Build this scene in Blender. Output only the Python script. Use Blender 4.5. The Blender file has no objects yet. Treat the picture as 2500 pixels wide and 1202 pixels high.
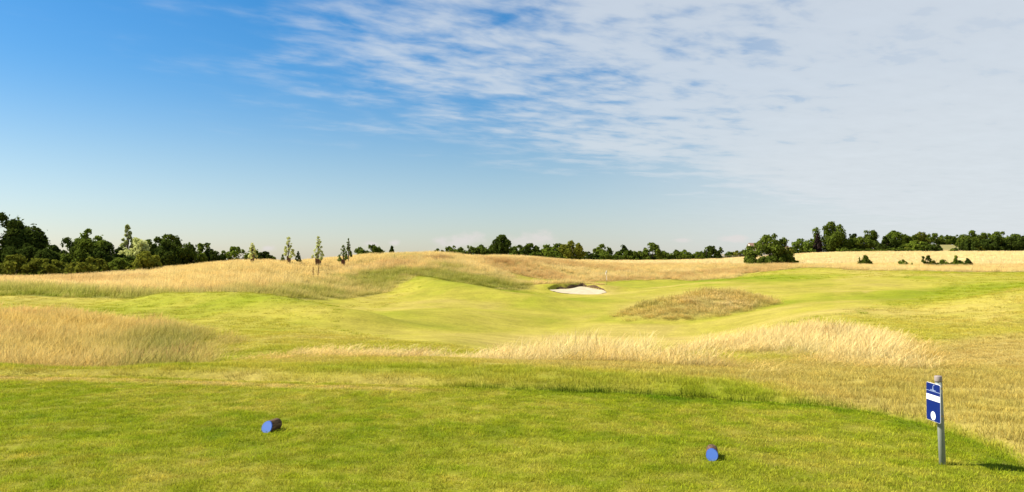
import bpy, bmesh, math, random
import numpy as np
from mathutils import Vector, Matrix, Euler

R = math.radians
scene = bpy.context.scene
COL = scene.collection

# ------------------------------------------------------------------ camera, sky, sun, exposure
F = 1900.0            # focal length in photograph pixels (2500 wide)
HOR = 638.0           # pixel row of the level horizon
EYE = 1.7             # eye height above the tee
cam_d = bpy.data.cameras.new("camera")
cam = bpy.data.objects.new("camera", cam_d)
COL.objects.link(cam)
cam_d.sensor_width = 36.0
cam_d.lens = F / 2500.0 * 36.0
cam_d.clip_end = 12000.0
cam_d.clip_start = 0.05
cam.location = (0, 0, EYE)
cam.rotation_euler = (R(90) + math.atan((HOR - 601.0) / F), 0, 0)
scene.camera = cam

SUN_EL = R(43.0)
SUN_DIR = Vector((-1.0, 0.10, 0.0)).normalized() * math.cos(SUN_EL) + Vector((0, 0, math.sin(SUN_EL)))
sun_d = bpy.data.lights.new("sun", 'SUN')
sun_d.energy = 5.0
sun_d.angle = R(0.53)
sun_d.color = (1.0, 0.93, 0.80)
sun = bpy.data.objects.new("sun", sun_d)
COL.objects.link(sun)
sun.rotation_euler = SUN_DIR.to_track_quat('Z', 'Y').to_euler()

scene.view_settings.view_transform = 'Standard'
scene.view_settings.look = 'None'
scene.view_settings.gamma = 1.0
scene.view_settings.use_curve_mapping = False
scene.view_settings.exposure = 1.0
scene.cycles.max_bounces = 6
scene.cycles.diffuse_bounces = 3
scene.cycles.transparent_max_bounces = 8
scene.cycles.caustics_reflective = False
scene.cycles.caustics_refractive = False


class NT:
    """small helper to write node trees as expressions"""
    def __init__(self, tree):
        self.t = tree
        self.n = tree.nodes
        self.l = tree.links

    def new(self, kind, **kw):
        nd = self.n.new(kind)
        for k, v in kw.items():
            setattr(nd, k, v)
        return nd

    def put(self, sock, v):
        if v is None:
            return
        if isinstance(v, bpy.types.NodeSocket):
            self.l.new(v, sock)
        else:
            sock.default_value = v

    def m(self, op, a, b=None, c=None, clamp=False):
        nd = self.new('ShaderNodeMath', operation=op, use_clamp=clamp)
        for i, v in enumerate((a, b, c)):
            self.put(nd.inputs[i], v)
        return nd.outputs[0]

    def ss(self, v, lo, hi, a=0.0, b=1.0):
        nd = self.new('ShaderNodeMapRange', interpolation_type='SMOOTHSTEP')
        self.put(nd.inputs[0], v)
        for i, q in zip((1, 2, 3, 4), (lo, hi, a, b)):
            self.put(nd.inputs[i], q)
        return nd.outputs[0]

    def lin(self, v, lo, hi, a=0.0, b=1.0):
        nd = self.new('ShaderNodeMapRange')
        nd.clamp = True
        self.put(nd.inputs[0], v)
        for i, q in zip((1, 2, 3, 4), (lo, hi, a, b)):
            self.put(nd.inputs[i], q)
        return nd.outputs[0]

    def xyz(self, x, y, z):
        nd = self.new('ShaderNodeCombineXYZ')
        for i, v in enumerate((x, y, z)):
            self.put(nd.inputs[i], v)
        return nd.outputs[0]

    def sep(self, v):
        nd = self.new('ShaderNodeSeparateXYZ')
        self.l.new(v, nd.inputs[0])
        return nd.outputs

    def noise(self, vec, scale, detail=4.0, rough=0.55, dist=0.0):
        nd = self.new('ShaderNodeTexNoise')
        self.put(nd.inputs['Vector'], vec)
        nd.inputs['Scale'].default_value = scale
        nd.inputs['Detail'].default_value = detail
        nd.inputs['Roughness'].default_value = rough
        nd.inputs['Distortion'].default_value = dist
        return nd.outputs['Fac']

    def mix(self, f, a, b, mode='MIX'):
        nd = self.new('ShaderNodeMix', data_type='RGBA', blend_type=mode)
        self.put(nd.inputs[0], f)
        for i, v in ((6, a), (7, b)):
            if isinstance(v, (tuple, list)) and len(v) == 3:
                v = (*v, 1.0)
            self.put(nd.inputs[i], v)
        return nd.outputs[2]

    def vm(self, op, a, b=None):
        nd = self.new('ShaderNodeVectorMath', operation=op)
        for i, v in enumerate((a, b)):
            self.put(nd.inputs[i], v)
        return nd.outputs[0]


def smooth(a, b, x):
    t = np.clip((x - a) / (b - a), 0, 1)
    return t * t * (3 - 2 * t)


# sky: Nishita with a thin sheet of altocumulus spread over a flat layer
world = bpy.data.worlds.new("World")
scene.world = world
world.use_nodes = True
w = NT(world.node_tree)
w.n.clear()
sky = w.new('ShaderNodeTexSky', sky_type='NISHITA')
sky.sun_disc = False
sky.sun_elevation = SUN_EL
sky.sun_rotation = math.atan2(SUN_DIR.x, SUN_DIR.y)
sky.altitude = 50
sky.air_density = 1.0
sky.dust_density = 0.35
sky.ozone_density = 2.2
tc = w.new('ShaderNodeTexCoord')
dx, dy, dz = w.sep(tc.outputs['Generated'])
CURV = 0.03


def sky_p(px, py):
    d = Vector(((px - 1250) / F, 1.0, (HOR - py) / F)).normalized()
    return d.x / (d.z + CURV), d.y / (d.z + CURV)


zc = w.m('ADD', w.m('MAXIMUM', dz, 0.0), CURV)
pu = w.m('DIVIDE', dx, zc)
pv = w.m('DIVIDE', dy, zc)
pvec = w.xyz(pu, pv, 0.0)


def side_of(p, q):
    """signed distance (positive to the right-hand side of p->q) in the cloud layer"""
    ex, ey = q[0] - p[0], q[1] - p[1]
    L = math.hypot(ex, ey)
    nx, ny = ey / L, -ex / L
    return w.m('SUBTRACT', w.m('ADD', w.m('MULTIPLY', pu, nx), w.m('MULTIPLY', pv, ny)), nx * p[0] + ny * p[1])


rot = w.new('ShaderNodeVectorRotate', rotation_type='Z_AXIS')
w.put(rot.inputs['Vector'], pvec)
rot.inputs['Angle'].default_value = R(-38)
streak = w.vm('MULTIPLY', rot.outputs[0], (0.80, 1.15, 1.0))
n_big = w.noise(pvec, 0.50, 3.0, 0.5)
n_mid = w.noise(streak, 2.1, 5.0, 0.56, 0.2)
n_fine = w.noise(w.vm('MULTIPLY', rot.outputs[0], (0.8, 1.2, 1.0)), 6.0, 4.0, 0.55, 0.25)
f1 = side_of(sky_p(520, 280), sky_p(2000, 560))
f2 = side_of(sky_p(330, -60), sky_p(500, 330))
f1 = w.m('ADD', f1, w.m('MULTIPLY', w.m('SUBTRACT', n_big, 0.5), 2.6))
f1 = w.m('ADD', f1, w.m('MULTIPLY', w.m('SUBTRACT', n_mid, 0.5), 2.4))
f2 = w.m('ADD', f2, w.m('MULTIPLY', w.m('SUBTRACT', n_mid, 0.5), 1.8))
edge = w.m('MULTIPLY', w.ss(f1, -0.3, 1.9), w.ss(f2, -0.3, 1.3))
# the sheet closes up away from its edge, to the right
solid = w.ss(w.m('ADD', pu, w.m('ADD', w.m('MULTIPLY', pv, -0.12), w.m('MULTIPLY', w.m('SUBTRACT', n_big, 0.5), 1.6))), -1.4, 2.3)
tex = w.m('ADD', w.m('MULTIPLY', n_mid, 0.55), w.m('MULTIPLY', n_fine, 0.45))
lo = w.m('SUBTRACT', 0.38, w.m('MULTIPLY', solid, 0.34))
hi = w.m('SUBTRACT', 0.66, w.m('MULTIPLY', solid, 0.24))
cov = w.m('MULTIPLY', w.ss(tex, lo, hi), edge)
cov = w.m('MULTIPLY', cov, w.m('ADD', 0.68, w.m('MULTIPLY', solid, 0.20)))
# milky veil under the sheet on the closed side
veil = w.m('MULTIPLY', w.ss(w.m('DIVIDE', pu, w.m('ADD', w.m('ABSOLUTE', pv), 0.5)), -0.04, 0.50), 0.78)
cov = w.m('MAXIMUM', cov, veil)
# low heap clouds far off along the horizon
az = w.m('DIVIDE', dx, w.m('MAXIMUM', dy, 0.05))
elv = w.m('DIVIDE', dz, w.m('MAXIMUM', dy, 0.05))
hn = w.noise(w.xyz(w.m('MULTIPLY', az, 1.0), w.m('MULTIPLY', elv, 1.6), 0.0), 26.0, 5.0, 0.6)
hn2 = w.noise(w.xyz(az, 0.0, 3.3), 5.5, 1.0, 0.5)
heap = None
for (px, py, wx, hy) in ((1125, 590, 66, 26), (1290, 590, 76, 26), (962, 594, 22, 10), (655, 606, 24, 12), (905, 596, 26, 9),
                         (1665, 588, 26, 8), (1790, 584, 48, 9), (2700, 590, 80, 20), (-260, 596, 90, 22)):
    a0, e0 = (px - 1250) / F, (HOR - py) / F
    rr = w.m('SQRT', w.m('ADD', w.m('POWER', w.m('ABSOLUTE', w.m('DIVIDE', w.m('SUBTRACT', az, a0), wx / F)), 2.0),
                         w.m('POWER', w.m('ABSOLUTE', w.m('DIVIDE', w.m('SUBTRACT', elv, e0), hy / F)), 2.0)))
    hm = w.ss(w.m('ADD', rr, w.m('MULTIPLY', w.m('SUBTRACT', hn, 0.5), 3.4)), 1.05, 0.1)
    heap = hm if heap is None else w.m('MAXIMUM', heap, hm)
heap = w.m('MULTIPLY', heap, 0.80)
# clear-sky colour: Nishita, a little more saturated high up
hsv = w.new('ShaderNodeHueSaturation')
w.put(hsv.inputs['Saturation'], w.ss(dz, 0.0, 0.24, 1.02, 1.46))
w.put(hsv.inputs['Value'], w.ss(dz, 0.0, 0.30, 0.84, 1.03))
w.l.new(sky.outputs[0], hsv.inputs['Color'])
SKY_S = 0.066
CLOUD = tuple(c / SKY_S for c in (0.362, 0.384, 0.402))
HEAPC = tuple(c / SKY_S for c in (0.38, 0.36, 0.35))
cb = w.lin(tex, 0.3, 0.7, 0.955, 1.03)
air = w.mix(w.ss(dz, 0.14, 0.0), (1.0, 1.0, 1.0, 1.0), (.98, .99, 1.10, 1.0))
clear = w.mix(1.0, hsv.outputs[0], air, 'MULTIPLY')
c1 = w.mix(cov, clear, w.mix(1.0, (*CLOUD, 1.0), w.xyz(cb, cb, cb), 'MULTIPLY'))
c2 = w.mix(heap, c1, (*HEAPC, 1.0))
bg = w.new('ShaderNodeBackground')
w.l.new(c2, bg.inputs['Color'])
bg.inputs['Strength'].default_value = SKY_S
wo = w.new('ShaderNodeOutputWorld')
w.l.new(bg.outputs[0], wo.inputs['Surface'])

# ------------------------------------------------------------------ numeric helpers
rng = np.random.default_rng(7)


def X_of(px, Y):
    return (px - 1250.0) / F * Y


def P(px, Y):
    return (X_of(px, Y), Y)


def _hash(ix, iy, seed):
    h = (ix.astype(np.int64) * 374761393 + iy.astype(np.int64) * 668265263 + seed * 1442695041) & 0xffffffff
    h = ((h ^ (h >> 13)) * 1274126177) & 0xffffffff
    return ((h ^ (h >> 16)) & 0xffff) / 65535.0


def vnoise(x, y, seed=0):
    ix, iy = np.floor(x), np.floor(y)
    fx, fy = x - ix, y - iy
    fx = fx * fx * (3 - 2 * fx)
    fy = fy * fy * (3 - 2 * fy)
    ix = ix.astype(np.int64)
    iy = iy.astype(np.int64)
    a, b = _hash(ix, iy, seed), _hash(ix + 1, iy, seed)
    c, d = _hash(ix, iy + 1, seed), _hash(ix + 1, iy + 1, seed)
    return (a + (b - a) * fx) * (1 - fy) + (c + (d - c) * fx) * fy


def fbm(x, y, scale, oct=4, seed=0, rough=0.55):
    v, a, s = 0.0, 1.0, 0.0
    x, y = np.asarray(x, float) / scale, np.asarray(y, float) / scale
    for i in range(oct):
        v = v + a * vnoise(x + 17.3 * i, y - 9.1 * i, seed + i)
        s += a
        a *= rough
        x, y = x * 2.03, y * 2.03
    return v / s


def sdf(poly, x, y):
    """signed distance to a polygon, positive inside (metres)"""
    x = np.asarray(x, float)
    y = np.asarray(y, float)
    d2 = np.full(x.shape, 1e18)
    ins = np.zeros(x.shape, bool)
    n = len(poly)
    for i in range(n):
        ax, ay = poly[i]
        bx, by = poly[(i + 1) % n]
        ex, ey = bx - ax, by - ay
        t = np.clip(((x - ax) * ex + (y - ay) * ey) / (ex * ex + ey * ey + 1e-12), 0, 1)
        d2 = np.minimum(d2, (x - ax - t * ex) ** 2 + (y - ay - t * ey) ** 2)
        cr = (ay > y) != (by > y)
        with np.errstate(divide='ignore', invalid='ignore'):
            xi = ax + (y - ay) * ex / (ey if abs(ey) > 1e-9 else 1e-9)
        ins ^= cr & (x < xi)
    return np.sqrt(d2) * np.where(ins, 1.0, -1.0)


# ------------------------------------------------------------------ terrain
# for columns of the view: depth (m) : height (m). Worked out from where each slope meets the view and its depth.
def zp(py, Y):
    return EYE - (py - HOR) / F * Y


COLS = {
    -250: [(14, -.2), (20, -.8), (30, -.8), (45, -.6), (60, -.5), (85, -.4), (120, -.8), (200, -1.2), (350, -1), (700, 0)],
    0: [(13, -.07), (15, -.5), (20, -.9), (28, -.9), (36, -.9), (42, -.62), (50, -.51), (57, zp(709, 57)), (78, zp(688, 78)),
        (100, -.7), (150, -1.0), (300, -1), (700, 0)],
    400: [(13, -.05), (16, -.65), (22, -1.1), (30, -1.1), (36, -1.18), (45, zp(748, 45)), (52, zp(731, 52)), (60, zp(714, 60)),
          (80, zp(677, 80)), (93, zp(664, 93)), (115, .2), (160, 0), (300, 0), (700, 1)],
    640: [(13.2, -.04), (16, zp(877, 16)), (20, zp(857, 20)), (26, zp(826, 26)), (34, zp(791, 34)), (42, zp(764, 42)), (50, zp(752, 50)),
          (55, zp(747, 55)), (66, zp(706, 66)), (80, zp(672, 80)), (92, zp(645, 92)), (115, 1.0), (160, .6), (300, .5), (700, 1)],
    900: [(13.2, -.02), (18, zp(862, 18)), (24, zp(842, 24)), (32, zp(820, 32)), (45, zp(785, 45)), (60, zp(752, 60)), (72, zp(730, 72)),
          (82, zp(707, 82)), (92, zp(678, 92)), (105, zp(648, 105)), (116, zp(628, 116)), (135, 1.9), (180, 1.6), (300, 1.5), (700, 2)],
    1080: [(13.5, -.03), (18, zp(872, 18)), (25, zp(844, 25)), (32, zp(824, 32)), (45, zp(786, 45)), (60, zp(746, 60)), (75, zp(716, 75)),
           (86, zp(692, 86)), (100, zp(658, 100)), (118, zp(625, 118)), (140, 2.2), (200, 1.9), (300, 1.8), (700, 3)],
    1300: [(13, -.02), (16, -.36), (19, -.75), (22, -1.12), (27, -1.65), (33, -1.92), (38, -1.98), (45, zp(796, 45)), (60, zp(758, 60)),
           (75, zp(735, 75)), (88, zp(719, 88)), (96, zp(706, 96)), (105, zp(691, 105)), (115, zp(676, 115)), (126, zp(651, 126)),
           (140, zp(634, 140)), (165, 1.9), (230, 1.9), (320, 2.2), (700, 4)],
    1400: [(88, zp(723, 88)), (110, zp(690, 110)), (120, zp(683, 120)), (132, zp(660, 132)), (145, zp(644, 145))],
    1480: [(13, -.04), (16, -.36), (20, -.85), (26, -1.6), (33, -1.92), (40, -1.95), (50, zp(780, 50)), (75, zp(734, 75)), (90, zp(719, 90)),
           (100, zp(706, 100)), (109, zp(697, 109)), (121, zp(687, 121)), (129, zp(671, 129)), (142, zp(655, 142)), (165, zp(646, 165)),
           (260, zp(637, 260)), (320, 2.4), (700, 5)],
    1700: [(13, -.1), (17, -.52), (20, -.8), (24, -1.02), (29, -1.6), (36, -1.9), (42, -1.9), (48, -1.92), (70, -1.75), (85, -1.4),
           (100, zp(690, 100)), (122, zp(684, 122)), (130, zp(669, 130)), (142, zp(655, 142)), (170, zp(645, 170)), (260, zp(636, 260)),
           (320, 2.6), (700, 6)],
    2000: [(10, 0), (12, -.05), (16, -.36), (20, -.45), (24, -.6), (29, -.75), (34, zp(770, 34)), (45, zp(746, 45)), (60, zp(722, 60)),
           (78, zp(699, 78)), (95, zp(681, 95)), (108, zp(668, 108)), (119, zp(654, 119)), (138, zp(652, 138)), (160, zp(644, 160)),
           (285, zp(619, 285)), (400, 5.5), (700, 8)],
    2290: [(9, 0), (12, -.05), (18, zp(850, 18)), (25, zp(802, 25)), (35, zp(765, 35)), (45, zp(735, 45)), (60, zp(708, 60)), (80, zp(684, 80)),
           (100, zp(668, 100)), (125, zp(658, 125)), (150, zp(648, 150)), (285, zp(616, 285)), (330, zp(612, 330)), (420, zp(598, 420)), (700, 13)],
    2500: [(9, .0), (14, -.1), (20, -.12), (25, zp(792, 25)), (32, zp(742, 32)), (40, zp(712, 40)), (55, zp(697, 55)), (80, zp(678, 80)),
           (120, zp(660, 120)), (150, zp(648, 150)), (285, zp(615, 285)), (420, 9), (700, 13)],
    2750: [(9, .05), (20, .1), (32, .25), (45, .35), (80, .3), (120, .4), (150, 1.0), (285, 5.3), (420, 9), (700, 13)],
}
ctl = []
for px, rows in COLS.items():
    for Y, z in rows:
        ctl.append((X_of(px, Y), Y, z))
for Y in (0.0, 5.0, 9.0):
    for s in (-.8, -.4, 0, .4, .7):
        ctl.append((s * (Y + 6), Y, 0.0))
for X in (-2500, -900, 0, 900, 2500):
    ctl.append((X, 3500.0, 6.0))
ctl = np.array(ctl)


def warp(x, y):
    yy = np.maximum(y, 0.0)
    s = x / (yy + 6.0)
    s = np.clip(s, -0.95, 0.95)
    return s * 2.4, np.log(yy + 6.0)


def tps_phi(r2):
    return np.where(r2 > 1e-14, 0.5 * r2 * np.log(np.maximum(r2, 1e-14)), 0.0)


cu, cv = warp(ctl[:, 0], ctl[:, 1])
n = len(ctl)
A = np.zeros((n + 3, n + 3))
A[:n, :n] = tps_phi((cu[:, None] - cu[None]) ** 2 + (cv[:, None] - cv[None]) ** 2) + np.eye(n) * 4e-4
A[:n, n] = 1
A[:n, n + 1] = cu
A[:n, n + 2] = cv
A[n:, :n] = A[:n, n:].T
W = np.linalg.solve(A, np.concatenate([ctl[:, 2], [0, 0, 0]]))

TEE = [(-16, 12.4), P(0, 11.75), P(350, 11.5), P(640, 11.1), P(1000, 10.75), P(1250, 10.4), P(1500, 10.1), P(1700, 9.75), P(2000, 9.25), (4.08, 8.85),
       (4.36, 8.2), (4.42, 7.3), (4.25, 6.4), (3.95, 5.0), (3.9, -9), (-16, -9)]
# bunker: sand outline (front edge low, back edge high against the lip)
BFRONT = [(1341, 95.6), (1365, 93.6), (1395, 92.2), (1430, 91.3), (1460, 91.8), (1479, 93.6)]
BBACK = [(1472, 95.6), (1455, 96.9), (1436, 98.0), (1422, 98.6), (1410, 98.2), (1396, 97.2), (1380, 96.8), (1362, 96.6)]
BUNKER = [P(*q) for q in BFRONT + BBACK]
MOUND_C, MOUND_A = (12.9, 54.0), math.atan2(10.0, 9.5)


def mound(x, y):
    c, s = math.cos(MOUND_A), math.sin(MOUND_A)
    dx_, dy_ = x - MOUND_C[0], y - MOUND_C[1]
    a = (dx_ * c + dy_ * s) / 7.3
    b = (-dx_ * s + dy_ * c) / 4.9
    r = np.sqrt(a * a + b * b)
    return r


def H0(x, y):
    x = np.asarray(x, float)
    y = np.asarray(y, float)
    out = np.zeros(x.shape)
    fx, fy = x.ravel(), y.ravel()
    res = np.empty(fx.shape)
    for i in range(0, len(fx), 20000):
        u, v = warp(fx[i:i + 20000], fy[i:i + 20000])
        ph = tps_phi((u[:, None] - cu[None]) ** 2 + (v[:, None] - cv[None]) ** 2)
        res[i:i + 20000] = ph @ W[:n] + W[n] + W[n + 1] * u + W[n + 2] * v
    z = res.reshape(x.shape)
    return z


BY0, BY1 = 91.3, 98.6
SWELLS = [([P(430, 48), P(560, 46), P(680, 43), P(780, 40.5), P(860, 39)], 2.6, .80), ([P(600, 53), P(720, 54)], 4.0, -.55),
          ([P(1020, 86), P(1090, 79), P(1200, 72), P(1320, 69)], 3.2, .70), ([P(1180, 84), P(1280, 86)], 5.0, -.25),
          ([P(1880, 64), P(2020, 60), P(2180, 57)], 3.0, .35), ([P(1980, 74), P(2200, 70)], 4.0, -.25), ([P(2150, 86), P(2350, 84)], 4.0, .30),
          ([P(1520, 40), P(1700, 41)], 4.0, -.22), ([P(1000, 48), P(1150, 52)], 4.5, .28), ([P(1250, 44), P(1400, 50)], 4.0, -.2),
          ([P(2250, 40), P(2420, 36)], 4.0, .28), ([P(150, 46), P(350, 46)], 2.5, -.2)]


def sand_z(x, y):
    t = np.clip((y - BY0) / (BY1 - BY0), 0, 1)
    return -2.2 + 0.70 * t ** 1.25 + 0.03 * np.sin(x * 1.7) * t


def H(x, y):
    x = np.asarray(x, float)
    y = np.asarray(y, float)
    z = H0(x, y)
    # gentle unevenness away from the tee
    far = smooth(12, 30, y)
    z = z + far * ((fbm(x, y, 9.0, 3, 11) - .5) * .16 + (fbm(x, y, 2.2, 2, 12) - .5) * .05)
    # grassy mound
    r = mound(x, y)
    z = z + 1.85 * np.clip(1 - r, 0, 1) ** 0.95 * (0.75 + .25 * np.clip(r * 2, 0, 1)) * (0.8 + .4 * fbm(x, y, 3.0, 2, 31))
    # a few low swells in the fairway
    for (mx, my, rad, h) in ((-9.5, 46, 6.0, .25), (2.0, 62, 9, -.12), (-3, 75, 8, .3), (24, 62, 9, -.15), (16, 78, 8, .12)):
        z = z + h * np.exp(-(((x - mx) / (rad * 1.4)) ** 2 + ((y - my) / rad) ** 2))
    for pts_, sg_, h_ in SWELLS:
        dd = np.full(x.shape, 1e9)
        for i in range(len(pts_) - 1):
            (ax, ay), (bx_, by_) = pts_[i], pts_[i + 1]
            ex, ey = bx_ - ax, by_ - ay
            t = np.clip(((x - ax) * ex + (y - ay) * ey) / (ex * ex + ey * ey), 0, 1)
            dd = np.minimum(dd, np.hypot(x - ax - t * ex, y - ay - t * ey))
        z = z + h_ * np.exp(-(dd / sg_) ** 2)
    # tee platform with a shallow groove along its cut edge
    dt = sdf(TEE, x, y)
    wt = smooth(-1.6, 0.1, dt)
    z = z * (1 - wt)
    z = z - 0.045 * np.exp(-((dt + 0.05) / 0.10) ** 2)
    z = z + .035 * smooth(0.0, -.35, dt) * smooth(-1.8, -.5, dt)
    # bunker
    near = (np.abs(x - 9) < 12) & (np.abs(y - 96) < 14)
    if near.any():
        xb, yb = x[near], y[near]
        db = sdf(BUNKER, xb, yb)
        zb = z[near]
        back = smooth(94.2, 97.0, yb + 0.0 * xb)
        lip = -1.12 - 0.16 * smooth(8, 12, xb)
        # raise the bank behind the sand
        tgt = np.maximum(zb, lip)
        kb = back * smooth(-7.0, -0.6, db)
        zb = zb * (1 - kb) + tgt * kb
        front = smooth(97, 93, yb)
        kf = front * smooth(-4.0, 0.0, db)
        zb = zb * (1 - kf) + np.minimum(zb, sand_z(xb, yb) + 0.02) * kf
        ins = smooth(-0.25, 0.05, db)
        zb = zb * (1 - ins) + (sand_z(xb, yb) - 0.06) * ins
        z = z.copy()
        z[near] = zb
    return z


# ------------------------------------------------------------------ areas of the course (metres)
TALL_A = [P(-200, 13.7), P(0, 13.6), P(350, 13.7), P(560, 14.4), P(625, 17), P(650, 22), P(640, 26), P(580, 30), P(480, 35), P(200, 39), P(-200, 40)]
TALL_B = [P(-500, 54), P(0, 50), P(400, 51), P(560, 53), P(640, 54.5), P(700, 55.5), P(750, 62), P(850, 71), P(960, 78), P(1010, 88),
          P(1060, 87), P(1200, 89), P(1290, 94), P(1340, 98.5), P(1390, 99.0), P(1424, 99.4), P(1440, 100), P(1435, 103), P(1380, 104), P(1320, 103),
          P(1260, 104), P(1250, 112), P(1300, 113), P(1400, 114), P(1455, 119), P(1560, 122), P(1650, 122), P(1740, 118), P(1795, 112), P(1815, 122), P(1950, 124),
          P(2080, 112), P(2180, 112), P(2230, 114), P(2360, 108), P(2700, 106), P(2700, 150), P(1900, 150), P(1480, 172), P(1300, 175), P(900, 150), P(-500, 130)]
TALL_G = [P(1290, 97.5), P(1345, 96.9), P(1362, 97.0), P(1396, 97.7), P(1422, 99.1), P(1455, 97.4), P(1470, 96.4), P(1476, 98), P(1445, 103), P(1300, 105)]
TALL_D = [P(600, 14.6), P(1050, 15.2), P(1300, 15.0), P(1500, 14.2), P(1700, 13.0), P(1900, 11.9), P(1930, 13.2), P(1800, 15.6), P(1680, 18), P(1500, 20.5),
          P(1300, 20.5), P(1100, 19), P(850, 18.8), P(600, 17.8)]
TALL_E = [P(1575, 23), P(1700, 22.3), P(1850, 18.2), P(2000, 15.0), P(2150, 13.2), P(2310, 11.3), P(2340, 13.5), P(2300, 18), P(2190, 22.5), P(2060, 27.5),
          P(1900, 30), P(1750, 28.5), P(1590, 26)]
TALL_F = [P(2400, 27), P(2480, 24), P(2800, 26), P(2800, 46), P(2420, 46)]
FAIRWAY = [P(870, 34), P(960, 28), P(1150, 26), P(1500, 31), P(1700, 34), P(1900, 33), P(2050, 34), P(2130, 39), P(2230, 47), P(2300, 58), P(2280, 75), P(2120, 91), P(1950, 96),
           P(1800, 106), P(1700, 117), P(1560, 120), P(1470, 117), P(1400, 108), P(1340, 92), P(1150, 84), P(1060, 80), P(980, 69), P(930, 58), P(880, 50), P(850, 43)]
GREEN = [P(1445, 101), P(1520, 100), P(1640, 100), P(1730, 104), P(1740, 113), P(1640, 119), P(1540, 119), P(1470, 114), P(1440, 107)]
CEREAL = [P(1330, 178), P(1480, 165), P(1800, 150), P(2000, 146), P(2700, 143), P(3100, 143), P(3100, 283), P(2500, 283), P(2000, 285), P(1900, 275), P(1700, 262), P(1480, 258), P(1330, 258)]


def edge_noise(x, y, sc, amp, seed):
    return (fbm(x, y, sc, 3, seed) - .5) * 2 * amp


def fields(x, y):
    """what grows where: masks 0..1 and dryness 0..1"""
    x = np.asarray(x, float)
    y = np.asarray(y, float)
    f = {}
    dt = sdf(TEE, x, y)
    f['tee_d'] = dt
    f['tee'] = smooth(-.06, .06, dt + edge_noise(x, y, .5, .05, 3))
    jit = edge_noise(x, y, 3.0, 1.0, 5)
    k = np.clip(y / 30.0, .35, 2.5)
    dA = sdf(TALL_A, x, y)
    dB = sdf(TALL_B, x, y)
    dD = sdf(TALL_D, x, y)
    dE = sdf(TALL_E, x, y)
    dF = sdf(TALL_F, x, y)
    f['dA'], f['dB'], f['dD'], f['dE'] = dA, dB, dD, dE
    f['A'] = smooth(-.4, .7 + 3.6 * smooth(-.50, -.36, x / np.maximum(y, 1)), dA + jit * .8)
    f['G'] = smooth(-.1, .4, sdf(TALL_G, x, y))
    f['B'] = np.maximum(smooth(-.5, .8, dB + jit * 1.1), f['G'])
    f['D'] = smooth(-.5, 1.3, dD + jit * .6)
    f['E'] = smooth(-.5, 1.2, dE + jit * .7)
    f['F'] = smooth(-1, 3, dF + jit * 2.0) * .30
    f['mound'] = smooth(1.08, .74, mound(x, y) + jit * .10)
    f['fair'] = smooth(-2.2, 2.2, sdf(FAIRWAY, x, y) + jit * 1.2)
    f['green'] = smooth(-.2, .2, sdf(GREEN, x, y) + jit * .2)
    f['cereal'] = smooth(-.5, .5, sdf(CEREAL, x, y) + jit * .4)
    f['sand'] = smooth(-.02, .06, sdf(BUNKER, x, y))
    return f


LUSH = np.array((0.108, 0.182, 0.006))
GRN = np.array((0.238, 0.268, 0.014))
YEL = np.array((0.368, 0.325, 0.044))
STRAW = np.array((0.490, 0.370, 0.110))
STRAW_T = np.array((0.610, 0.450, 0.125))
PALE = np.array((0.800, 0.645, 0.295))
PINK = np.array((0.560, 0.360, 0.140))
OLIVE = np.array((0.270, 0.265, 0.045))


def mixc(a, b, t):
    t = np.clip(t, 0, 1)[..., None]
    return a * (1 - t) + b * t


def ramp(d):
    """dryness -> colour: lush, green, yellow-green, straw"""
    d = np.clip(d, 0, 1)
    c = mixc(LUSH, GRN, d / .33)
    c = mixc(c, YEL, (d - .33) / .27)
    c = mixc(c, STRAW, (d - .60) / .40)
    return c


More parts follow.
